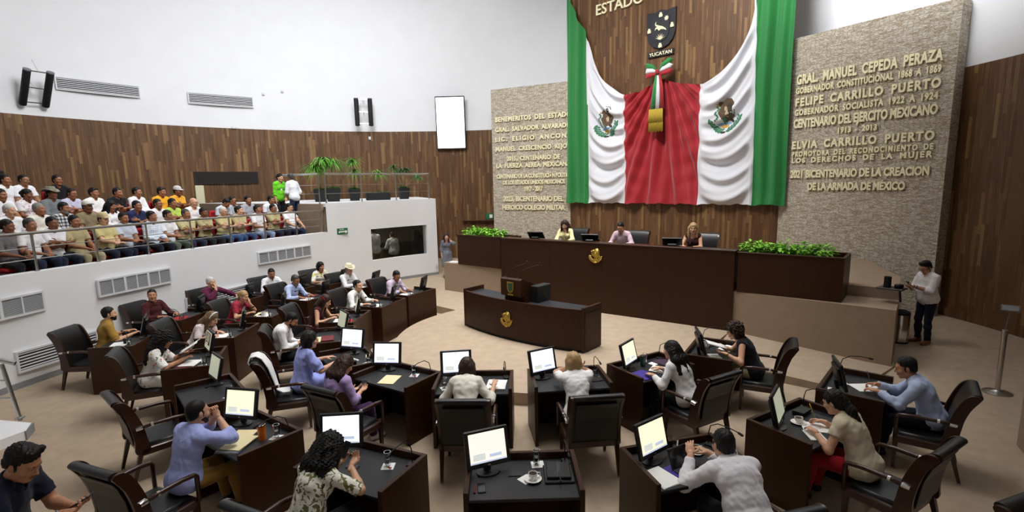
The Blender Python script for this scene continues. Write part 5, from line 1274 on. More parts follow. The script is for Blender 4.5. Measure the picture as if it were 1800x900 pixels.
def T(base, x, y, z=0., r=0.):      # desk-local to world
    a = R(base[2] - 90); c, s = math.cos(a), math.sin(a); return Vector((base[0] + x * c - y * s, base[1] + x * s + y * c, z)), a + r
TOP = .75
class First:
    def __init__(s, f, *a, **k): s.f = f; s.a = a; s.k = k; s.p = None
    def put(s, loc, rz, label, group=None):
        if s.p is None:
            s.p = s.f(*s.a, **s.k); o = s.p; o.location = loc; o.rotation_euler = (0, 0, rz); o['label'] = label
            if group: o['group'] = group
            elif 'group' in o: del o['group']
            return o
        return dup(s.p, loc, rz, label, group)
F_desk, F_chair, F_mic, F_glass, F_cup, F_mug = First(make_desk), First(make_chair), First(make_mic), First(make_glass), First(make_cup), First(make_cup, True)
F_mon = {'w': First(make_monitor, M_screen), 'y': First(make_monitor, M_screen_y), 'p': First(make_monitor, M_screen_p), 'd': First(make_monitor, M_screen_d, False), 'poster': First(make_monitor, M_screen_d, False, True)}
def sheet(b, nm, who, m, x, y, r, w, l, h, extra='', cat='papers', group=None):
    p, a = T(b, x, y, TOP); mb = MB(); k = max(1, min(4, int(h / .004)))
    for i in range(k): mb.box(((i % 2) * .006, (i * 7 % 3) * .004, h * (i + .5) / k), (w, l, h / k * .96), rot=(0, 0, .02 * ((i * 5) % 3 - 1)))
    return tag(mb.build(nm, m, loc=p, rz=a + R(r)), f'{extra} on the desk of {who}', cat, group)
def napkin(b, who, x, y, r=20, candy=False):
    p, a = T(b, x, y, TOP); t = thing('paper_napkin', f'white paper napkin on the desk of {who}', 'napkin', p, a + R(r), 'paper napkins')
    MB().add([(-.06, -.06, .002), (.06, -.06, .003), (.06, .06, .006), (-.06, .06, .002), (0, 0, .004)], [(0, 1, 4), (1, 2, 4), (2, 3, 4), (3, 0, 4)]).build('napkin_sheet', M_paper, t)
    if candy:
        for k in range(2):
            o = MB().tube([(-.012, 0, 0), (-.006, 0, 0), (.006, 0, 0), (.012, 0, 0)], [.004, .006, .006, .004], 6).build('wrapped_candy', mat('candy_red', '#a8322c', .4), smooth=True); q, aa = T(b, x + .03 + .02 * k, y - .03, TOP + .013, k); o.location = q; o.rotation_euler.z = aa; tag(o, f'{["left", "right"][k]} red wrapped candy before {who}', 'candy')
def glass(b, who, x, y, nap=True, candy=False):
    if nap: napkin(b, who, x + .01, y - .01, 25, candy)
    p, a = T(b, x, y, TOP + .005); return F_glass.put(p, a, f'water glass on the desk of {who}', 'water glasses')
def pen(b, who, x, y, r, m, lab):
    p, a = T(b, x, y, TOP + .006); mb = MB(); mb.tube([(-.07, 0, 0), (.055, 0, 0), (.07, 0, 0)], [.005, .005, .0015], 6); return tag(mb.build('pen', m, smooth='all', loc=p, rz=a + R(r)), f'{lab} pen on the desk of {who}', 'pen')
def tumbler(b, who, x, y, m, lab, h=.15, r_=.04):
    p, a = T(b, x, y, TOP); t = thing('tumbler', f'{lab} tumbler on the desk of {who}', 'tumbler', p, a)
    MB().lathe([(0, 0), (r_ * .78, 0), (r_, h), (r_ * .9, h), (r_ * .7, .01), (0, .01)], (0, 0, 0), 20).build('body', m, t, True)
    MB().lathe([(r_ * 1.02, h - .01), (r_ * 1.03, h + .006), (r_ * .9, h + .01), (0, h + .004)], (0, 0, 0), 20).build('lid', M_glass if m is M_orange else M_black, t, True); return t
def phone_at(loc, rot, label, par=None):
    mb = MB(); mb.box((0, 0, 0), (.072, .15, .009), .004); o = mb.build('smartphone', M_black); o.location = loc; o.rotation_euler = rot; tag(o, label, 'phone')
    MB().box((0, 0, .0048), (.064, .138, .001)).build('display', mat('phone_display', '#26282e', .1), o); return o

DESKS = {
 'lilac': (-2.52, 12.84, -31, 'the stout man in a lilac shirt'), 'embro': (-3.0, 11.65, -19, 'the man in a white embroidered shirt'),
 'redfl': (-3.40, 10.38, -4, 'the woman with a red hair flower'), 'guay': (-3.2, 9.07, 14, 'the bearded man in a white guayabera'),
 'peri': (-2.55, 7.82, 32, 'the short-haired woman in a periwinkle dress'), 'purp': (-1.65, 7.04, 57, 'the long-haired woman in purple trousers'),
 'cream': (-.54, 6.73, 88, 'the woman in a cream blouse'), 'tee': (.74, 6.80, 96, 'the blonde woman in a white T-shirt'),
 'cardi': (1.96, 7.19, 120, 'the woman in a white cardigan'), 'tank': (3.12, 7.87, 149, 'the woman in a black tank top'),
 'hat': (-3.98, 13.80, -34, 'the man in a cream cowboy hat'), 'blue': (-4.87, 12.48, -24, 'the grey-haired man in a light blue shirt'),
 'crim': (-5.21, 10.96, -7, 'the woman in a crimson blouse'), 'band': (-5.30, 9.45, 2, 'the woman with a white headband'),
 'huip': (-4.98, 7.90, 18, 'the woman in a flower-embroidered huipil'), 'empty': (-3.98, 6.55, 40, 'nobody, left of the bearded man'),
 'beard': (-2.93, 5.37, 54, 'the bearded man in a periwinkle shirt'), 'curly': (-1.48, 4.66, 65, 'the woman with long black curls'),
 'front': (.06, 4.44, 91, 'nobody, nearest the camera'), 'tablet': (1.62, 4.62, 105, 'the man typing on a tablet'),
 'beige': (3.15, 5.36, 122, 'the woman in a beige knit top'), 'sky': (4.36, 6.36, 139, 'the man in a pale sky-blue shirt'),
 'yell': (-5.0, 14.40, -38, 'the woman in white and yellow'), 'mous': (-5.83, 13.45, -28, 'the moustached man in white'),
 'plum': (-6.62, 12.25, -18, 'the white-haired man in a plum shirt'), 'maro': (-6.97, 10.85, -9, 'the man in a maroon shirt'),
 'must': (-6.88, 9.04, 8, 'the bearded man in a mustard shirt')}
def dlabel(k):
    if k == 'empty': return 'dark wooden desk without an occupant, left of the bearded man in periwinkle'
    if k == 'front': return 'dark wooden desk without an occupant, nearest the camera with folders and cup'
    return f'dark wooden desk of {DESKS[k][3]}'
for k, (x, y, a, who) in DESKS.items():
    F_desk.put((x, y, 0), R(a - 90), dlabel(k), 'desks of the chamber')
WHO = {k: v[3] for k, v in DESKS.items()}
def W_(k): return WHO[k] if k not in ('empty', 'front') else ('the unoccupied desk left of the bearded man' if k == 'empty' else 'the unoccupied front desk')
MON = dict(lilac='d', embro='d', redfl='d', guay='d', peri='w', purp='w', cream='w', tee='w', cardi='y', tank='d', hat='d', blue='d', crim='d', band='d', huip='poster', empty='d', beard='y', curly='w', front='p', tablet='y', beige='d', sky='d', yell='d', mous='d', plum='d', maro='d', must='d')
MOFF = {'purp': (-.34, .15, -28), 'curly': (-.36, .14, -30), 'peri': (-.32, .14, -41), 'cream': (-.26, .16, -10), 'front': (-.32, .10, -22), 'tee': (-.33, .14, -24), 'empty': (-.38, .13, -5), 'beard': (-.33, .12, -24)}
for k, m in MON.items():
    b = DESKS[k]; x, y, r = MOFF.get(k, (-.29, .13, -22)); p, a = T(b, x, y, TOP)
    F_mon[m].put(p, a + math.pi - R(r), f'black computer monitor on {"the desk of " + WHO[k] if k not in ("empty", "front") else W_(k)}', 'desk monitors')
for k in DESKS:
    p, a = T(DESKS[k], .42, .22, TOP); F_mic.put(p, a + R({'tank': 40, 'sky': 30, 'tablet': 30, 'must': -40}.get(k, 10)), f'gooseneck microphone on {"the desk of " + WHO[k] if k not in ("empty", "front") else W_(k)}', 'desk microphones')
# chairs: offset behind the desk, sideways shift, extra rotation
CH = {k: (-.84, 0, 0) for k in DESKS if k != 'front'}
CH.update({'peri': (-.90, .10, -14), 'purp': (-.88, .02, 4), 'empty': (-.64, .05, 8), 'beard': (-.97, .0, 14), 'curly': (-.80, 0, 0), 'cream': (-.80, 0, 0), 'tee': (-.84, .06, 0), 'must': (-.66, -.05, -6), 'huip': (-.68, -.05, 6), 'guay': (-.76, 0, 4), 'cardi': (-.82, 0, 0), 'tank': (-.70, 0, 4), 'beige': (-.85, 0, 0), 'sky': (-.72, -.12, 4), 'tablet': (-.85, 0, 0)})
for k, (oy, ox, r) in CH.items():
    p, a = T(DESKS[k], ox, oy); F_chair.put(p, a + R(r), 'empty black leather armchair left of the bearded man in periwinkle' if k == 'empty' else f'black leather armchair of {WHO[k]}', 'black armchairs at the desks')
F_chair.put((3.90, 3.16, 0), R(-160), 'black leather armchair cut off at the bottom right corner', 'black armchairs at the desks')
# dais chairs and things on the bench
def bn_(x, y, z): return FB @ Vector((x, y, z))
ab = math.atan2(bo.y, bo.x) - math.pi / 2
for x, lb in ((1.36, 'black armchair of the woman in pale yellow on the dais'), (3.17, 'black armchair of the man in pink on the dais'), (4.95, 'black armchair of the blonde woman on the dais')):
    o = F_chair.put(bn_(x + .12, -1.42, BZ), ab, lb, 'black armchairs on the dais')
for i, (x, lb) in enumerate(((.98, 'left of the woman in pale yellow'), (2.62, 'left of the man in pink'), (4.72, 'left of the blonde woman'))):
    t = thing('flat_monitor', f'black tilted monitor on the presidium bench {lb}', 'monitor', bn_(x, -.30, BT - .05), ab + math.pi + R(16), 'bench monitors')
    mb = MB(); mb.box((0, 0, .14), (.44, .03, .30), .008, rot=(R(52), 0, 0)); mb.build('bezel', M_black, t); mb = MB(); mb.box((0, .016, .155), (.40, .006, .25), rot=(R(52), 0, 0)); mb.build('screen', M_dgrey, t); mb = MB(); mb.box((0, -.05, .05), (.2, .16, .1), .01); mb.build('stand', M_black, t)
for x, w, lb in ((1.55, .5, 'the woman in pale yellow'), (3.35, .45, 'the man in pink'), (5.05, .55, 'the blonde woman')):
    mb = MB()
    for j in range(5): mb.box((.09 * (j % 3 - 1) * w * 2, .02 * (j % 2), .012 * j + .006), (.23, .30, .011), rot=(0, 0, .25 * (j % 3 - 1)))
    tag(mb.build('paper_stack', M_paper, loc=bn_(x, -.38, BT - .14), rz=ab), f'loose white papers on the presidium bench before {lb}', 'papers')
for x, lb in ((1.95, 'the woman in pale yellow'), (3.0, 'the man in pink'), (5.2, 'the blonde woman')):
    p = bn_(x, -.25, BT - .14); F_mic.put(p, ab + math.pi * 1.1, f'gooseneck microphone on the presidium bench before {lb}', 'bench microphones')
F_glass.put(bn_(2.9, -.3, BT - .14), 0, 'water glass on the presidium bench left of the man in pink', 'bench glasses'); F_cup.put(bn_(1.28, -.28, BT - .14), 0, 'white coffee cup on the presidium bench by the woman in yellow')

# things on the individual desks
D = DESKS
def P_(k, m, x, y, r, w, l, h, lab, nm='papers', cat='papers'): return sheet(D[k], nm, W_(k), m, x, y, r, w, l, h, lab, cat)
for k in ('lilac', 'embro', 'redfl', 'crim', 'band', 'hat', 'blue', 'plum', 'must', 'yell', 'mous'): P_(k, M_paper, .12, -.08, 12, .30, .24, .010, 'white papers')
for k in ('lilac', 'embro', 'redfl', 'guay', 'huip', 'crim', 'band', 'blue', 'maro', 'must', 'empty', 'hat', 'plum'): glass(D[k], W_(k), .26, .16, True)
P_('embro', M_black, .30, -.02, 8, .16, .10, .07, 'small black box', 'small_case', 'case'); P_('redfl', M_red, .14, .10, 30, .20, .15, .012, 'red booklet', 'booklet', 'booklet')
P_('blue', M_maroon, -.18, -.22, 5, .34, .22, .014, 'maroon folder', 'folder', 'folder'); P_('maro', M_red, .14, -.02, 20, .34, .26, .012, 'red folder', 'folder', 'folder')
P_('guay', M_maroon, .05, -.12, 4, .32, .2, .022, 'maroon book', 'book', 'book'); P_('guay', M_cream, .06, -.27, 3, .32, .07, .012, 'cream envelope', 'envelope', 'envelope')
P_('crim', M_cream, .02, -.20, 14, .30, .2, .01, 'cream folder', 'folder', 'folder'); F_mug.put(*T(D['crim'], .2, -.02, TOP), 'white cup on the desk of the woman in a crimson blouse'); F_mug.put(*T(D['redfl'], .24, .0, TOP), 'white cup on the desk of the woman with a red hair flower')
tumbler(D['must'], W_('must'), .10, .02, M_blackm, 'short black', .09); P_('huip', M_maroon, .12, -.12, 10, .34, .24, .012, 'maroon folder', 'folder', 'folder'); P_('huip', M_paper, .10, -.06, -14, .30, .22, .022, 'white papers')
P_('peri', M_cream, .10, -.12, 62, .22, .32, .008, 'cream folder', 'folder', 'folder'); P_('peri', M_black, -.12, -.06, 4, .22, .10, .045, 'black case', 'small_case', 'case'); P_('peri', M_paper, .02, .02, 20, .2, .14, .006, 'white papers')
tumbler(D['peri'], W_('peri'), .34, -.02, M_coffee, 'dark drink-filled', .09, .036); glass(D['peri'], W_('peri'), .30, .2); pen(D['peri'], W_('peri'), .22, -.24, 20, M_paper, 'white')
P_('purp', M_cream, -.02, -.12, 24, .23, .32, .006, 'cream envelope', 'envelope', 'envelope'); glass(D['purp'], W_('purp'), .16, .18, True, True)
glass(D['cream'], W_('cream'), -.44 + .06, -.14, True); P_('cream', M_paper, .30, -.06, -4, .25, .32, .02, 'thick stack of white papers')
tumbler(D['tee'], W_('tee'), .27, .14, M_blackm, 'black', .12); P_('tee', M_black, .36, -.02, 12, .16, .20, .012, 'black notebook', 'notebook', 'notebook'); pen(D['tee'], W_('tee'), .43, .0, 80, mat('pencil_yellow', '#e0b92c', .5), 'yellow'); glass(D['tee'], W_('tee'), .40, .12, False)
tumbler(D['cardi'], W_('cardi'), -.02, .14, mat('dark_green_tumbler', '#1d4030', .4), 'dark green', .15); glass(D['cardi'], W_('cardi'), .1, .22, False); napkin(D['cardi'], W_('cardi'), .18, .12, 10); P_('cardi', M_paper, .05, -.1, 30, .24, .2, .012, 'white papers'); P_('cardi', M_purple, -.28, -.16, 4, .26, .30, .012, 'violet folder', 'folder', 'folder'); P_('cardi', M_dpurple, .34, .04, 5, .24, .30, .014, 'plum-coloured folder', 'folder', 'folder')
F_mug.put(T(D['tank'], .16, .14, TOP)[0], R(20), 'white mug on the desk of the woman in a black tank top'); glass(D['tank'], W_('tank'), -.08, .12, False); P_('tank', M_paper, .26, -.18, -20, .3, .2, .012, 'white papers'); P_('tank', M_paper, -.22, -.06, 30, .22, .16, .006, 'crumpled white paper sheet'); P_('tank', M_black, .30, .06, 60, .05, .22, .012, 'black glasses case', 'glasses_case', 'case')
P_('beard', M_cream, -.02, -.06, 34, .23, .30, .008, 'smaller cream folder', 'folder', 'folder'); P_('beard', M_grey, .14, -.2, 30, .24, .33, .012, 'closed grey laptop', 'laptop', 'laptop')
p, a = T(D['beard'], .13, -.15, TOP + .013); tag(MB().box((0, 0, .004), (.23, .32, .008), rot=(0, 0, 0)).build('folder', M_cream, loc=p, rz=a + R(26)), 'large cream folder lying on the closed grey laptop', 'folder')
tumbler(D['beard'], W_('beard'), .24, .04, M_orange, 'orange', .17, .045); glass(D['beard'], W_('beard'), .32, .16); pen(D['beard'], W_('beard'), .36, -.2, 80, M_purple, 'blue'); pen(D['beard'], W_('beard'), .40, -.24, 74, M_paper, 'white')
glass(D['curly'], W_('curly'), .22, .12, True, True); P_('curly', M_dgrey, -.08, -.04, 10, .12, .06, .012, 'small black box', 'small_case', 'case')
b = D['front']; w = W_('front')
p, a = T(b, .14, .21, TOP + .005); napkin(b, 'the unoccupied front desk under the glass', .15, .2, 4); F_glass.put(p, a, 'full water glass on the unoccupied front desk', 'water glasses')
napkin(b, 'the unoccupied front desk beside the cup', .03, -.05, 40); p, a = T(b, .09, -.07, TOP + .006); F_cup.put(p, a + .3, 'white coffee cup on a saucer on the unoccupied front desk')
def folio(x, y, r, w_, l_, z, lab):
    p, a = T(b, x, y, TOP + z); t = thing('leather_folder', lab, 'folder', p, a + R(r)); MB().box((0, 0, .01), (w_, l_, .02), .006).build('cover', M_black, t); MB().box((0, 0, .021), (.03, l_ * .98, .004)).build('strap', M_dgrey, t); return t
folio(.33, .01, 0, .27, .30, 0, 'larger black leather folder on the unoccupied front desk'); folio(.33, .03, -3, .22, .26, .026, 'smaller black leather folder lying on the larger one')
p, a = T(b, .33, -.10, TOP + .056); mb = MB(); mb.tube([(0, -.09, 0), (0, .06, 0), (0, .075, 0)], [.006, .006, .002], 8); tag(mb.build('pen', M_black, smooth='all', loc=p, rz=a), 'black pen lying on the leather folders', 'pen')
P_('front', M_black, -.08, .03, 0, .11, .055, .008, 'small black notebook', 'notebook', 'notebook')
phone_at(T(b, -.37, -.17, TOP + .006)[0], (0, 0, T(b, 0, 0)[1] + .08), 'black smartphone on the left of the unoccupied front desk')
p, a = T(b, -.43, -.18, TOP + .008); mb = MB(); mb.tube([(-.0, -.05, 0), (0, .05, 0)], .008, 6); mb.tube([(.0, -.05, 0), (.0, -.07, 0)], .01, 6); tag(mb.build('key_fob', M_maroon, smooth='all', loc=p, rz=a), 'small dark red key fob beside the phone on the front desk', 'key fob')
b = D['tablet']; w = W_('tablet')
P_('tablet', M_paper, -.36, -.16, 14, .22, .30, .008, 'white printed sheets'); P_('tablet', M_purple, -.10, -.14, 16, .28, .30, .01, 'violet folder', 'folder', 'folder'); glass(b, w, .0, .2, False); F_cup.put(*T(b, .20, .14, TOP), 'white cup at the far edge of the desk of the tablet man')
t = thing('tablet_computer', 'black tablet in a keyboard case on the desk of the man typing', 'tablet', *T(b, -.08, -.08, TOP + .012, R(14)))
MB().box((0, -.09, .006), (.26, .18, .012), .004).build('keyboard', M_dgrey, t); mb = MB()
for i in range(4):
    for j in range(10): mb.box((-.11 + .0245 * j, -.13 + .024 * i, .0125), (.02, .018, .004))
mb.build('keys', M_black, t); mb = MB(); mb.box((0, .05, .09), (.27, .010, .19), .004, rot=(R(-22), 0, 0)); mb.build('screen_panel', M_black, t); mb = MB(); mb.box((0, .0445, .09), (.245, .002, .165), rot=(R(-22), 0, 0)); mb.build('display', mat('tablet_display', '#1c1e26', .12), t)
glass(D['beige'], W_('beige'), -.06, .22, False); F_cup.put(*T(D['beige'], -.02, .05, TOP), 'white cup and saucer on the desk of the woman in beige'); P_('beige', M_paper, .04, -.14, 40, .23, .32, .012, 'printed white sheets'); P_('beige', M_paper, -.16, -.2, 52, .22, .16, .006, 'small white printed form', 'form'); P_('beige', M_black, .24, .16, 6, .2, .12, .05, 'black box', 'small_case', 'case')
F_cup.put(*T(D['sky'], .0, .16, TOP), 'white cup and saucer on the desk of the man in sky-blue'); P_('sky', M_paper, .06, -.12, 40, .25, .33, .008, 'white sheet being written on'); napkin(D['sky'], W_('sky'), -.26, .2, 10)
# white towel over the chair of the woman in periwinkle
pc, ac = T(D['peri'], CH['peri'][1], CH['peri'][0]); mb = MB(); rows = []
for i in range(9):
    x = -.12 + .24 * i / 8; row = []
    for (y, z) in ((-.36, .60), (-.365, .74), (-.40, .86), (-.455, .95), (-.49, 1.02), (-.465, 1.08), (-.40, 1.09), (-.33, 1.05), (-.255, .91), (-.205, .73), (-.175, .57), (-.10, .515), (.0, .515)):
        row.append((x + .012 * math.sin(z * 19 + i), y + .008 * math.sin(i * 2.1 + z * 8), z))
    rows.append(row)
mb.grid(rows); o = mb.build('towel', mat('white_terry', '#ececea', .95, bump=.5, bscale=140), smooth='all', loc=pc, rz=ac + R(CH['peri'][2])); md = o.modifiers.new('s', 'SOLIDIFY'); md.thickness = .014; tag(o, 'white towel hung over the back of a black armchair', 'towel')
# ------------------------------------------------------------------ the people at the desks
HUIP = mat_pattern('huipil_embroidery', '#efeeec', [('#c8303a', 1.3, .64), ('#3f7d3a', 5.1, .66), ('#d9a63a', 9.7, .70)], 17)
LEAFP = mat_pattern('olive_leaf_print', '#efece2', [('#6d6f3a', 2.2, .53), ('#efece2', 4.2, .66)], 21)
WEMB = mat_pattern('white_with_embroidery', '#eeedea', [('#a86a5a', 3.3, .70)], 20)
PINKW = mat_pattern('white_pink_print', '#eee3e3', [('#c99aa5', 6.3, .64)], 26)
FLOR = mat_pattern('white_floral', '#ece9ea', [('#c84d8a', 1.9, .62), ('#4a4a6a', 7.7, .66)], 24)
CRIMB = mat_pattern('crimson_embroidered', '#9c1f38', [('#caa27a', 4.4, .68)], 24)
PLAID = mat_plaid('black_white_plaid', '#e4e4e4', '#8b8d92', '#25272c', 14)
CHECK = mat_plaid('pale_blue_check', '#eef2f8', '#dfe7f2', '#bccbe2', 20)
def sit(k, lab, oy=-.70, ox=0., rot=0., near=1, **kw):
    kw.setdefault('sit', .44)
    p, a = T(DESKS[k], ox, oy); return person(lab, p, DESKS[k][2] + rot, near, **kw)
def lanyard(col, badge=False):
    def f(J):
        mb = MB(); fr, u3, xr = J['fr'], J['u3'], J['xr']; N_ = J['NB']
        c = J['P2'] + fr * .135
        for s_ in (-1, 1): mb.tube([N_ - fr * .05 + u3 * .02, N_ + xr * s_ * .075 + u3 * .0, J['P3'] + xr * s_ * .075 + fr * .085 - u3 * .03, c + xr * s_ * .012], .005, 5, flat=.5)
        o = mb.build('lanyard', mat('strap_' + col.strip('#'), col, .6), J['root'], 'all')
        if badge: mb = MB(); mb.box(tuple(c - u3 * .05 + fr * .01), (.06, .006, .08)); mb.build('badge', M_paper, o)
    return f
def multi(*fs):
    def f(J):
        for q in fs: q(J)
    return f
def hand_obj(fn, side, nm_label, cat, **k):
    """a separate held thing placed at the hand; returned object is top level"""
    def f(J):
        w = J['W'][side]; e = J['E'][side]; d = U(w - e); M = J['root'].matrix_basis; q = M @ Vector(w + d * k.get('along', .09) + np.array(k.get('off', (0, 0, 0)))); o = fn(); o.location = q; o.rotation_euler = (k.get('rx', 0), k.get('ry', 0), J['root'].rotation_euler.z + k.get('rz', 0)); tag(o, nm_label, cat)
    return f
def mk_phone():
    mb = MB(); mb.box((0, 0, 0), (.074, .15, .009), .004); o = mb.build('smartphone', M_black); MB().box((0, 0, .0048), (.066, .14, .001)).build('display', mat('phone_display', '#26282e', .1), o); return o
def mk_paper(w=.22, l=.30, h=.004):
    def f():
        mb = MB(); n = 5; rows = [[(-w / 2 + w * i / n, -l / 2 + l * j / n, .018 * math.sin(i / n * 3.1) + .012 * (j / n) ** 2) for j in range(n + 1)] for i in range(n + 1)]; mb.grid(rows); o = mb.build('paper_sheet', M_paper, smooth='all'); md = o.modifiers.new('s', 'SOLIDIFY'); md.thickness = h; return o
    return f
def mk_pen(m, L=.14):
    def f(): return MB().tube([(0, 0, -.02), (0, 0, L - .03), (0, 0, L)], [.0015, .0045, .0045], 6).build('pen', m, smooth='all')
    return f
DHN = ((.12, 1, -.05), (0, 0, -1)); DHP = ((-.12, 1, -.05), (0, 0, -1))
def dh(s_, y=.50, x=.17, z=.80): return (s_ * x, y, z)
sit('lilac', 'stout dark-haired man in a lilac shirt at the far end desk', fat=1.28, top='#c9b8cc', lean=16, pitch=22, yaw=-10, lh=dh(-1, .46), rh=dh(1, .44, .1), lhn=DHN, rhn=DHP, skin=1, hair='short', extra=watch(1, M_black))
sit('embro', 'dark-haired man in a white embroidered shirt facing right', top=WEMB, oy=-.80, lean=14, yaw=-6, lh=dh(-1, .50), rh=dh(1, .48, .2, .78), skin=2, hair='short', sleeve='long', hunch=20)
def redflower(J):
    mb = MB(); c = Vector(J['hp'](.085, -.02, .05) if False else J['hp'](.086, -.045, .045))
    for i in range(14): a = i * 2.4; r_ = .008 + .003 * i; mb.lathe([(0, -.012), (.016, 0), (0, .012)], (0, 0, 0), 8); k = len(mb.v) - 24; mb.v[k:] = [tuple(c + Vector(q) * 1.1 + Vector((math.cos(a) * .012, math.cos(a) * r_, math.sin(a) * r_))) for q in mb.v[k:]]
    mb.build('hair_flower', M_red, J['root'], 'all')
sit('redfl', 'woman with a red flower in her long dark hair reading', fem=True, top='#4a2226', tank=True, sleeve='none', neck='tank', lean=24, pitch=24, lh=dh(-1, .47), rh=dh(1, .42), hair='long', hc='brown', skin=2, extra=redflower, dress=True)
sit('guay', 'bearded man in a white guayabera looking down at his hands', oy=-0.94, lean=8, hunch=32, pitch=32, twist=-6, top='#eeedee', lh=(-.04, .36, .72), rh=(.05, .34, .72), lhn=((.5, .8, .3), (0, 0, 1)), rhn=((-.5, .8, .3), (0, 0, 1)), beard='black', bottom='#1c1e24', near=2, hair='short', skin=0, fat=1.08, extra=hand_obj(mk_phone, 1, 'black smartphone in the hands of the man in a white guayabera', 'phone', along=.10, rx=.5))
sit('peri', 'short-haired woman in a periwinkle dress with puffed sleeves', fem=True, near=2, fat=1.14, oy=-0.74, ox=.06, rot=10, dress=True, top='#9aa4e4', sleeve='half', neck='boat', hair='bob', lean=12, pitch=6, yaw=-8, lh=dh(-1, .46), rh=(.22, .42, .82), glasses='clear', skin=2, shoes='#9a938c', foot=None)
sit('purp', 'long-haired woman in a lilac top and purple trousers with a phone', fem=True, near=2, oy=-0.95, lean=4, hunch=24, pitch=34, yaw=-12, top='#b79fd6', sleeve='three', neck='round', bottom='#3c1f47', hair='longstraight', hc='brown', skin=2, lh=(-.08, .34, .72), rh=(.10, .33, .74), lhn=((.4, .9, .2), (0, 0, 1)), rhn=((-.3, .9, .2), (0, 0, 1)), shoes='#d8d6d2', extra=hand_obj(mk_phone, 1, 'dark smartphone in the hands of the woman in purple trousers', 'phone', along=.10, off=(-.05, .05, .03), rx=.6), sit=0.43, ox=-0.15)
sit('cream', 'brown bob-haired woman in a cream blouse bent over her desk', fem=True, near=2, oy=-.62, lean=36, hunch=18, pitch=26, yaw=4, top='#e6e2d6', sleeve='three', neck='collar', hair='bob', hc='brown', skin=2, lh=dh(-1, .40, .18), rh=(.34, .36, .82), fat=1.1, bottom='#1c1c24', ox=-0.06)
sit('tee', 'blonde short-haired woman in a white T-shirt with hands at her chin', fem=True, near=2, oy=-.64, lean=32, hunch=12, pitch=16, top='#eeeeee', sleeve='short', neck='round', hair='bob', hc='blonde', skin=2, lh=(-.06, .34, 1.05), rh=(.10, .34, 1.03), lel=(-.9, .3, -.9), rel=(.9, .3, -.9), lhn=((.3, .1, 1), (0, -1, 0)), rhn=((-.3, .1, 1), (0, -1, 0)), lcurl=.7, rcurl=.7, bottom='#23202a', extra=lanyard('#b0252c'), fat=1.08)
sit('cardi', 'woman with long black hair in a white cardigan and black dress', fem=True, near=2, oy=-0.7, rot=6, lean=26, pitch=8, yaw=8, top='#e9e8e8', sleeve='long', neck='round', hair='longstraight', skin=2, lh=(-.24, .40, .81), rh=(.06, .50, .81), lhn=DHN, rhn=DHP, bottom='#121216', shoes='#141414')
sit('tank', 'curly-haired woman in glasses and a black tank top holding papers', fem=True, near=2, oy=-0.6, rot=6, lean=26, pitch=14, yaw=4, top='#17171a', tank=True, sleeve='none', neck='tank', hair='curly', hc='brown', skin=2, bottom='#b3ad86', glasses='clear', lh=(-.26, .40, .84), rh=(.10, .52, .86), lhn=((.5, 1, .1), (0, 0, 1)), rhn=((-.5, 1, 0), (0, 0, 1)), shoes='#2a2a2a', extra=multi(watch(-1, M_goldd), hand_obj(mk_paper(), -1, 'white papers held by the woman in a black tank top', 'papers', along=.15, off=(.09, .03, .03), rx=.25, rz=.4)))
sit('hat', 'man in a cream cowboy hat and white shirt', top='#efeff2', oy=-.74, lean=12, pitch=8, yaw=-4, hat=('cowboy', '#e8dfbf'), lh=dh(-1, .46, .08), rh=dh(1, .46, .06), lhn=DHN, rhn=DHP, hc='grey', skin=2)
sit('blue', 'grey-haired man in a light blue shirt looking at papers', top='#b9c8ec', oy=-.72, lean=14, pitch=20, yaw=4, hc='darkgrey', lh=dh(-1, .46), rh=dh(1, .48), lhn=DHN, rhn=DHP, skin=1, beard='grey')
sit('crim', 'blonde woman in a crimson blouse with a hand at her mouth', fem=True, top=CRIMB, sleeve='short', neck='round', hair='bun', hc='blonde', lean=22, pitch=14, yaw=-6, lh=(-.04, .38, .98), lhn=((.2, -.1, 1), (0, -1, 0)), lcurl=.8, lel=(-.7, .2, -1), rh=dh(1, .46), skin=2, fat=1.1, hunch=16, oy=-0.86)
def headband(J):
    mb = MB(); hp = J['hp']; mb.tube([hp(.088 * math.cos(a), .012 + .02 * math.sin(a), .045 + .098 * math.sin(a)) for a in [R(-8 + 196 * i / 16) for i in range(17)]], .017, 7, flat=.7); mb.build('headband', M_paper, J['root'], 'all')
sit('band', 'woman with a white headband writing with bowed head', fem=True, near=1, oy=-.62, rot=-10, lean=32, hunch=20, pitch=26, top=PINKW, sleeve='half', neck='round', hair='longfront', hc='lbrown', skin=2, lh=dh(-1, .40, .1), rh=dh(1, .42, .14), lhn=DHN, rhn=DHP, extra=headband)
sit('huip', 'woman with long dark curls in a flower-embroidered white huipil', fem=True, near=2, oy=-0.66, lean=20, pitch=20, yaw=-4, top=HUIP, sleeve='half', neck='boat', hair='longcurly', skin=0, lh=(-.10, .47, .88), rh=(.12, .50, .84), bottom='#ebe9e6', skirt=True, glasses='clear', lhn=((.3, 1, .1), (0, 0, 1)), extra=hand_obj(mk_paper(), -1, 'white papers held up by the woman in the huipil', 'papers', along=.15, off=(.06, .03, .05), rx=.5))
sit('beard', 'bearded man in a periwinkle shirt resting his chin on clasped hands', near=2, oy=-.66, rot=8, lean=18, hunch=8, pitch=4, yaw=-4, top='#a9b4ee', sleeve='rolled', bottom='#8f6a2c', beard='black', hair='buzz', skin=2, fat=1.1, lh=(-.02, .40, 1.07), rh=(.03, .40, 1.05), lel=(-.7, .7, -.9), rel=(.7, .7, -.9), lhn=((.2, -.25, 1), (.9, -.1, 0)), rhn=((-.2, -.25, 1), (-.9, -.1, 0)), lcurl=.9, rcurl=.9)
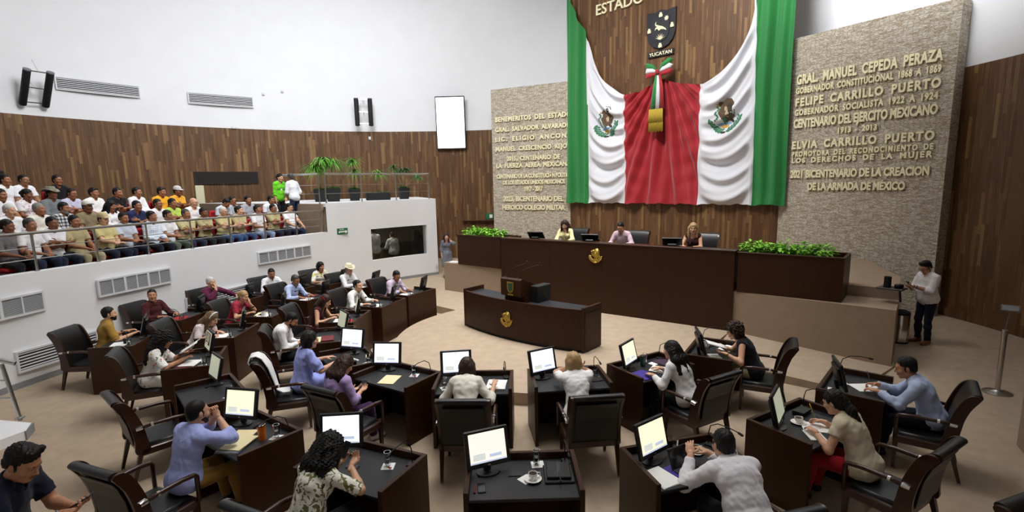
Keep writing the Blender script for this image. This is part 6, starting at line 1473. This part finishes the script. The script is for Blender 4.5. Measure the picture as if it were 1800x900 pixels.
sit('curly', 'woman with long black curls in an olive leaf-print blouse', fem=True, near=2, oy=-0.7, ox=-.04, rot=0, lean=28, hunch=20, pitch=24, top=LEAFP, sleeve='half', neck='collar', hair='longcurly', skin=2, bottom='#20232a', fat=1.16, lh=(.02, .44, .92), rh=(.16, .44, .92), rel=(.9, .1, -.7), lhn=((.2, .8, .5), (0, -.5, .8)), rhn=((-.2, .8, .5), (0, -.5, .8)), lcurl=.6, rcurl=.6, extra=hand_obj(mk_phone, 1, 'smartphone held by the woman with long black curls', 'phone', along=.07, off=(-.07, .04, .07), rx=1.0, rz=-.1))
def earpiece(J):
    mb = MB(); hp = J['hp']; mb.tube([hp(.088, -.01, -.02), hp(.10, -.03, -.06), hp(.09, -.06, -.12), hp(.05, -.09, -.15)], .003, 5); mb.build('earpiece_cord', M_paper, J['root'], 'all')
sit('tablet', 'dark-haired man in a white shirt typing on a tablet', near=2, oy=-0.76, ox=0.12, rot=-6, lean=44, hunch=20, pitch=14, yaw=-2, top='#ecebf0', sleeve='long', hair='short', skin=2, fat=1.22, lh=(-.22, .58, .86), rh=(-.02, .62, .84), lhn=((.25, .7, .6), (.3, .4, -.8)), rhn=((-.6, .8, .2), (0, -.3, -1)), lcurl=.5, rcurl=.6, bottom='#1b1c22', extra=earpiece, sc=1.05)
sit('beige', 'dark-haired woman in a beige knit top and red trousers writing', fem=True, near=2, oy=-0.62, rot=4, lean=26, hunch=14, pitch=22, yaw=-2, top='#d3c7ac', sleeve='cap', neck='round', bottom='#a31522', hair='pony', hc='black', skin=2, glasses='clear', fat=1.12, lh=(-.16, .42, .81), rh=(.12, .46, .82), lhn=((.6, 1, 0), (0, 0, -1)), rhn=((-.2, 1, 0), (-.5, 0, -1)), rcurl=.9, extra=hand_obj(mk_pen(MATS['pencil_yellow']), 1, 'yellow pencil in the hand of the woman in beige', 'pencil', along=.08, off=(0, .01, .01), rx=-.6, ry=.3))
sit('sky', 'dark-haired man in a pale sky-blue shirt writing', near=2, oy=-0.8, rot=6, lean=26, hunch=12, pitch=16, yaw=4, top='#b7c6e6', sleeve='long', bottom='#161a28', hair='short', skin=0, fat=1.08, lh=(-.10, .56, .81), rh=(.14, .57, .82), lhn=((.5, 1, 0), (0, 0, -1)), rhn=((-.3, 1, 0), (-.4, 0, -1)), rcurl=.9, extra=hand_obj(mk_pen(M_grey), 1, 'grey pen in the hand of the man in sky-blue', 'pen', along=.08, off=(0, .01, .01), rx=-.3))
sit('yell', 'bob-haired woman in a white and yellow blouse', fem=True, oy=-.70, rot=-6, top=mat_pattern('white_yellow', '#efeeea', [('#e6dc5a', 2.7, .56)], 9), sleeve='half', neck='round', hair='bob', lean=8, pitch=4, yaw=12, skin=0, lh=dh(-1, .44, .12), rh=dh(1, .40, .2), fat=1.12)
sit('mous', 'moustached man in a white shirt in front of the parapet', top='#f0f1f5', oy=-.74, rot=-14, lean=8, pitch=14, yaw=-8, hair='short', beard='moustache', skin=1, lh=dh(-1, .46), rh=dh(1, .42), fat=1.12)
sit('plum', 'white-haired man in a plum shirt with a hand at his mouth', top='#5c1f3f', oy=-.80, lean=4, yaw=6, pitch=2, hc='white', skin=2, fat=1.15, rh=(.05, .29, 1.05), rel=(.7, .2, -1), rhn=((-.2, -.2, 1), (0, -1, 0)), rcurl=.7, lh=(-.38, .46, .82), lel=(-.9, -.2, -.3))
sit('maro', 'man in a maroon shirt looking towards the camera', top='#4a1c20', oy=-.78, rot=-8, lean=2, yaw=-38, pitch=-8, skin=0, fat=1.2, lh=dh(-1, .44), rh=dh(1, .40))
sit('must', 'bearded man in a mustard shirt turned away from the camera', top='#a58239', sleeve='half', oy=-0.58, rot=28, lean=8, twist=10, yaw=-10, pitch=0, beard='black', hair='short', skin=2, fat=1.15, lh=dh(-1, .36), rh=dh(1, .42), bottom='#8a6a30', ox=-0.33)
# dais
def dais(x, y, lab, rot=0, **kw): return person(lab, bn_(x, y, BZ), math.degrees(ab) + 90 + rot, 1, **kw)
dais(1.46, -1.12, 'long-haired woman in a pale yellow jacket on the dais', rot=6, fem=True, top='#e9e0a6', sleeve='long', neck='v', hair='longfront', hc='brown', skin=2, lean=8, pitch=22, yaw=16, lh=(-.24, .44, .80), rh=(.12, .44, .80))
dais(3.17, -1.10, 'man in a pale pink shirt reading at the middle of the dais', top='#cdb3bd', lean=14, pitch=24, yaw=4, skin=0, lh=(-.26, .46, .80), rh=(.18, .42, .80), hair='short', extra=watch(1))
dais(4.95, -1.12, 'blonde woman in a sleeveless dark top speaking on the dais', fem=True, top='#3a1c1c', tank=True, sleeve='none', neck='tank', hair='longfront', hc='blonde', skin=2, lean=8, pitch=4, yaw=10, rot=8, lh=(-.10, .42, .82), rh=(.14, .42, .82), lhn=((.9, .4, 0), (0, 0, -1)), rhn=((-.9, .4, 0), (0, 0, -1)))
# standing figures
person('man in a white shirt and navy jeans standing with a phone', (8.44, 10.39, 0), 188, 2, stand=True, top='#eceaec', sleeve='rolled', bottom='#1d2436', shoes='#6e3f25', fat=1.32, pitch=28, lean=2, hair='quiff', skin=0, glasses='clear', lh=(-.02, .33, 1.20), rh=(.10, .32, 1.17), lhn=((.3, .9, .3), (0, 0, 1)), rhn=((-.4, .9, .2), (0, 0, 1)), lcurl=.7, shirtlen=.08, extra=multi(lanyard('#23252c', True), watch(-1, mat('blue_strap', '#3d4f86', .5)), hand_obj(mk_phone, -1, 'smartphone held by the standing man in a white shirt', 'phone', along=.11, off=(.0, .0, .025), rx=.7)))
person('woman in a long grey dress standing with a phone at her ear', (-2.42, 19.3, 0), -75, 1, fem=True, stand=True, dress=True, top='#6f7480', sleeve='three', neck='v', hair='longfront', hc='brown', skin=2, lh=(-.20, .06, .82), rh=(.16, .10, 1.47) if False else (-.15, .12, 1.46), lel=(-.8, .3, -1), rh_=None) if False else person('woman in a long grey dress standing with a phone at her ear', (-2.42, 19.3, 0), -75, 1, fem=True, stand=True, dress=True, top='#6f7480', sleeve='three', neck='v', hair='longfront', hc='brown', skin=2, rh=(.20, .06, .84), lh=(-.13, .14, 1.44), lel=(-.9, .2, -1), lhn=((.2, -.1, 1), (1, 0, 0)), lcurl=.8, sc=.97)
person('woman in a lime green blouse standing in the gallery', (-7.56, 17.24, ROWZ[3]), -30, 1, fem=True, stand=True, top='#6fd02c', sleeve='three', neck='round', bottom='#17171a', hair='bun', skin=2, fat=1.22, yaw=10, pitch=4, rh=(.20, .12, .86), lh=(-.10, .22, .95), shirtlen=.06, extra=lanyard('#23252c', True))
person('man in a white shirt and jeans standing with his back half turned in the gallery', (-7.08, 17.33, ROWZ[3]), 155, 1, stand=True, top='#eef0f4', sleeve='long', bottom='#26324f', yaw=0, lh=(-.08, .22, 1.26), rh=(.10, .20, 1.03), hair='short', hc='darkgrey', skin=1, lhn=((.2, .3, 1), (0, -1, 0)))
person('young man in a navy polo at the bottom left looking at his phone', (-3.62, 3.36, 0), 8, 2, stand=True, top='#161c30', sleeve='short', bottom='#20222a', hair='quiff', skin=0, lean=10, hunch=14, pitch=30, yaw=-6, rh=(.02, .40, 1.16), lh=(-.08, .40, 1.16), lhn=((.3, .9, .2), (0, 0, 1)), rhn=((0, 1, .2), (0, 0, 1)), lcurl=.6, rcurl=.6, extra=multi(watch(1), hand_obj(mk_phone, 1, 'smartphone in the hands of the young man in a navy polo', 'phone', along=.12, off=(0, .0, .03), rx=.5)))
p = bpt(1.95, 0.0, -.65); person('man in a white shirt and khaki trousers standing behind the booth window', (p.x, p.y, .12), 140, 1, stand=True, top='#d9d9d6', sleeve='long', bottom='#8a7a5c', lean=6, sc=1.06, fat=1.1, rh=(.12, .34, 1.05))
p = bpt(2.75, 0.0, -.75); person('man in a pale grey shirt and dark trousers standing behind the booth window', (p.x, p.y, .05), 130, 1, stand=True, top='#c9cacc', sleeve='long', bottom='#1b1b1f', lean=4, lh=(-.16, .32, 1.1), sc=.96, fat=1.15)
area('booth_fill_light', tuple(bpt(2.0, 2.7, -1.1)), (.8, .8), 26, (1, .95, .85))  # added unseen light, keeps the booth interior from going dark
o = MB().box((0, 0, .5), (.6, .5, 1.0), .03).box((0, .0, 1.02), (.66, .56, .04), .01).build('control_console', mat('console_brown', '#4b3d33', .6), loc=tuple(bpt(2.9, 0, -1.45)), rz=.6); tag(o, 'brown console cabinet inside the booth behind the window', 'cabinet')

# ------------------------------------------------------------------ the public in the gallery
def make_gseat():
    t = thing('gallery_seat', 'seat', 'seat')
    mb = MB(); mb.box((0, .03, .42), (.46, .42, .09), .035); mb.build('seat', M_red, t, True)
    mb = MB(); mb.box((0, -.22, .70), (.46, .09, .52), .035, rot=(R(-10), 0, 0)); mb.build('backrest', M_red, t, True)
    mb = MB(); mb.box((0, -.25, .62), (.42, .03, .42), .01, rot=(R(-10), 0, 0)); mb.build('back_shell', M_blackm, t)
    for sx in (-1, 1):
        mb = MB(); mb.box((sx * .25, .02, .60), (.045, .36, .04), .012); mb.box((sx * .25, -.10, .30), (.035, .10, .60), .01); mb.build('armrest', M_blackm, t)
    return t
F_seat = First(make_gseat)
KH, WHT, TAN = '#b3a67c', '#eeeff2', '#c4b78e'
LAP = dict(lh=(-.09, .34, .68), rh=(.09, .34, .68)); CROSS = dict(lh=(.09, .27, .86), rh=(-.09, .30, .83), lhn=((1, .1, .1), (0, -1, 0)), rhn=((-1, .1, .1), (0, -1, 0))); KNEE = dict(lh=(-.15, .40, .67), rh=(.15, .40, .67)); CL_ = dict(lh=(-.03, .33, .72), rh=(.03, .35, .72), lhn=((.7, .6, 0), (0, -.3, -1)), rhn=((-.7, .6, 0), (0, -.3, -1)))
ROWS = {
1: ([(-9.33, 9.65, -13), (-9.24, 10.01, -14), (-9.14, 10.39, -14), (-9.03, 10.82, -15), (-8.87, 11.42, -16), (-8.75, 11.85, -16), (-8.57, 12.44, -17), (-8.44, 12.84, -18), (-8.28, 13.32, -19), (-8.09, 13.83, -21), (-7.88, 14.37, -22), (-7.69, 14.82, -23), (-7.44, 15.38, -25), (-7.2, 15.88, -26), (-6.93, 16.42, -27)],
 [('man in a dark grey shirt', dict(top='#6f6a6c', sleeve='half', bottom='#1d1d22', skin=3, pitch=8, **LAP)), ('grey-haired man in a white shirt with blue trousers', dict(top=WHT, sleeve='short', bottom='#242c40', hc='darkgrey', skin=1, **LAP)),
  ('man in white with crossed arms and dark trousers', dict(top=WHT, sleeve='short', bottom='#20283a', skin=3, fat=1.1, **CROSS)), ('man in a khaki shirt and khaki trousers', dict(top=KH, sleeve='short', bottom='#b0a483', skin=1, **LAP)),
  ('man in a tan cap and khaki shirt', dict(top='#c7bb84', sleeve='short', bottom='#20263c', hat=('cap', '#c9b98e'), fat=1.3, skin=2, lean=-6, **CL_)), ('man in a pale blue-grey shirt', dict(top='#c3cad6', sleeve='short', bottom='#1c2036', skin=1, **CL_)),
  ('man in a pale checked long-sleeved shirt', dict(top=CHECK, sleeve='long', bottom='#1c2030', skin=1, fat=1.15, **LAP)), ('man in white with grey-green trousers', dict(top=WHT, sleeve='short', bottom='#5e6a5a', skin=1, **CL_)),
  ('grey-haired man in beige with crossed arms', dict(top='#cdc18f', sleeve='short', bottom='#2a3248', hc='darkgrey', skin=1, fat=1.25, **CROSS)), ('dark-haired man in khaki with dark trousers', dict(top='#b7ab80', sleeve='short', bottom='#26282c', skin=3, pitch=6, **CROSS)),
  ('white-haired man in khaki and blue jeans', dict(top='#c9bc88', sleeve='short', bottom='#3f5a86', hc='white', skin=2, fat=1.35, glasses='clear', **CROSS)), ('young man in khaki turning his head', dict(top='#c0b486', sleeve='short', bottom='#3d5078', skin=2, yaw=32, **CROSS)),
  ('man in a white polo and pale jeans', dict(top=WHT, sleeve='short', bottom='#8ea0c0', skin=1, fat=1.12, **CL_)), ('man in khaki and glasses with crossed arms', dict(top='#bfb283', sleeve='short', bottom='#1e2436', glasses='clear', skin=1, fat=1.15, **CROSS)), ('stout man in white and jeans at the booth end', dict(top=WHT, sleeve='short', bottom='#2a3854', glasses='clear', skin=2, fat=1.35, **KNEE))]),
2: ([(-10.06, 10.54, -14), (-9.93, 11.05, -15), (-9.8, 11.52, -15), (-9.67, 12.01, -16), (-9.52, 12.53, -17), (-9.36, 13.02, -18), (-9.16, 13.61, -19), (-9.01, 14.04, -21), (-8.81, 14.56, -22), (-8.47, 15.36, -24), (-8.32, 15.68, -25), (-8.08, 16.19, -26), (-7.76, 16.85, -27)],
 [('white-haired man in a white shirt', dict(top=WHT, sleeve='half', hc='white', skin=2, pitch=8, **LAP)), ('grey-haired stout man in a cream shirt', dict(top='#e8e4da', sleeve='half', hc='grey', skin=1, fat=1.3, **LAP)),
  ('bearded man in a black and white plaid shirt', dict(top=PLAID, sleeve='long', beard='grey', skin=1, **LAP)), ('man in a white cap and brown shirt', dict(top='#8d7f63', sleeve='short', hat=('cap', '#e6e4dc', '#4c4a44'), skin=3, **LAP)),
  ('dark-haired woman in white', dict(fem=True, top='#eeeef0', sleeve='long', neck='round', hair='long', skin=1, **LAP)), ('man in a navy shirt', dict(top='#2a3059', sleeve='half', skin=1, lean=14, **CROSS)),
  ('man in white with glasses', dict(top=WHT, sleeve='short', glasses='clear', skin=1, **LAP)), ('man in a lime green shirt', dict(top='#b4cf5c', sleeve='short', skin=1, **CROSS)),
  ('bald man in a white V-neck shirt', dict(top='#f1f1f4', sleeve='short', neck='v', hair='bald', glasses='clear', skin=2, fat=1.1, **LAP)), ('man in pale grey with bowed head', dict(top='#ccd4de', sleeve='short', pitch=38, lean=14, skin=1, **LAP)),
  ('man in grey with dark sunglasses', dict(top='#b5bac4', sleeve='short', glasses='sun', hair='buzz', skin=1, **LAP)), ('man in a mid grey polo shirt', dict(top='#a5a6b0', sleeve='short', skin=1, **LAP)), ('man in a white polo behind the booth end', dict(top='#e9ebf5', sleeve='short', skin=1, lean=12, **LAP))]),
3: ([(-10.82, 11.23, -15), (-10.7, 11.65, -15), (-10.56, 12.15, -16), (-10.45, 12.54, -16), (-10.29, 13.07, -17), (-10.13, 13.57, -18), (-9.96, 14.05, -20), (-9.73, 14.68, -22), (-9.54, 15.14, -23)],
 [('man in white cut by the photo edge', dict(top=WHT, sleeve='short', skin=1, **LAP)), ('woman in a white floral blouse', dict(fem=True, top=FLOR, sleeve='short', neck='round', hair='bun', skin=3, fat=1.1, **LAP)), ('man in a grey cowboy hat and grey shirt', dict(top='#767c80', sleeve='long', hat=('cowboy', '#8b8678'), skin=3, **LAP)),
  ('man in a lavender shirt with glasses', dict(top='#c6c6de', sleeve='short', glasses='clear', skin=1, **CROSS)), ('man in a white polo with sunglasses on his head', dict(top='#efefee', sleeve='short', glasses='head', skin=1, fat=1.15, **LAP)), ('man in a black shirt', dict(top='#17181e', sleeve='half', skin=1, **CROSS)),
  ('stout man in a white shirt', dict(top='#f0f1f4', sleeve='long', fat=1.2, skin=1, **LAP)), ('man in a yellow shirt with blue sunglasses on his head', dict(top='#eda92b', sleeve='short', glasses='head', skin=1, fat=1.12, **LAP)), ('man in a yellow and purple shirt and grey cap', dict(top='#e3a636', sleeve='short', hat=('cap', '#c9c9cc'), skin=3, **CROSS))]),
4: ([(-11.52, 12.08, -15), (-11.42, 12.43, -16), (-11.22, 13.12, -17)],
 [('person in white half hidden at the photo edge', dict(top=WHT, sleeve='short', skin=1, **LAP)), ('man in a white T-shirt with glasses', dict(top='#eceef4', sleeve='short', neck='round', glasses='clear', hair='buzz', skin=1, **LAP)), ('man in a black polo with glasses', dict(top='#15161a', sleeve='short', glasses='clear', skin=1, **LAP))])}
RN = {1: 'front', 2: 'second', 3: 'third', 4: 'back'}
gr = random.Random(5)
for r_, (ps, who) in ROWS.items():
    for i, ((x, y, a), (nm, kw)) in enumerate(zip(ps, who)):
        k = dict(lean=gr.uniform(-6, 3), yaw=gr.uniform(4, 22), pitch=gr.uniform(-2, 8), twist=gr.uniform(-4, 8)); k.update(kw); k.setdefault('bottom', '#23262e'); k.setdefault('skin', 1)
        k['fat'] = k.get('fat', 1.05)
        person(f'{nm} in the {RN[r_]} gallery row', (x, y, ROWZ[r_]), a + gr.uniform(-4, 6), 0, legs=(r_ < 3), group=None, sit=.45, lf=(-.13, .33, .085), rf=(.13, .33, .085), **k)
        F_seat.put((x + .0, y, ROWZ[r_]), R(a - 90), f'red gallery seat under the {nm}', f'red seats of the {RN[r_]} gallery row')
tag(MB().box((0, 0, .006), (.22, .30, .012), .003).build('tablet_computer', M_dgrey, loc=(-9.02, 9.60, 2.22), rz=-.3), 'grey tablet on the lap of the man in dark grey', 'tablet')

# ------------------------------------------------------------------ final label tidy
for o in bpy.data.objects:
    if 'label' in o: o['label'] = o['label'].replace('the desk of the unoccupied', 'the unoccupied')
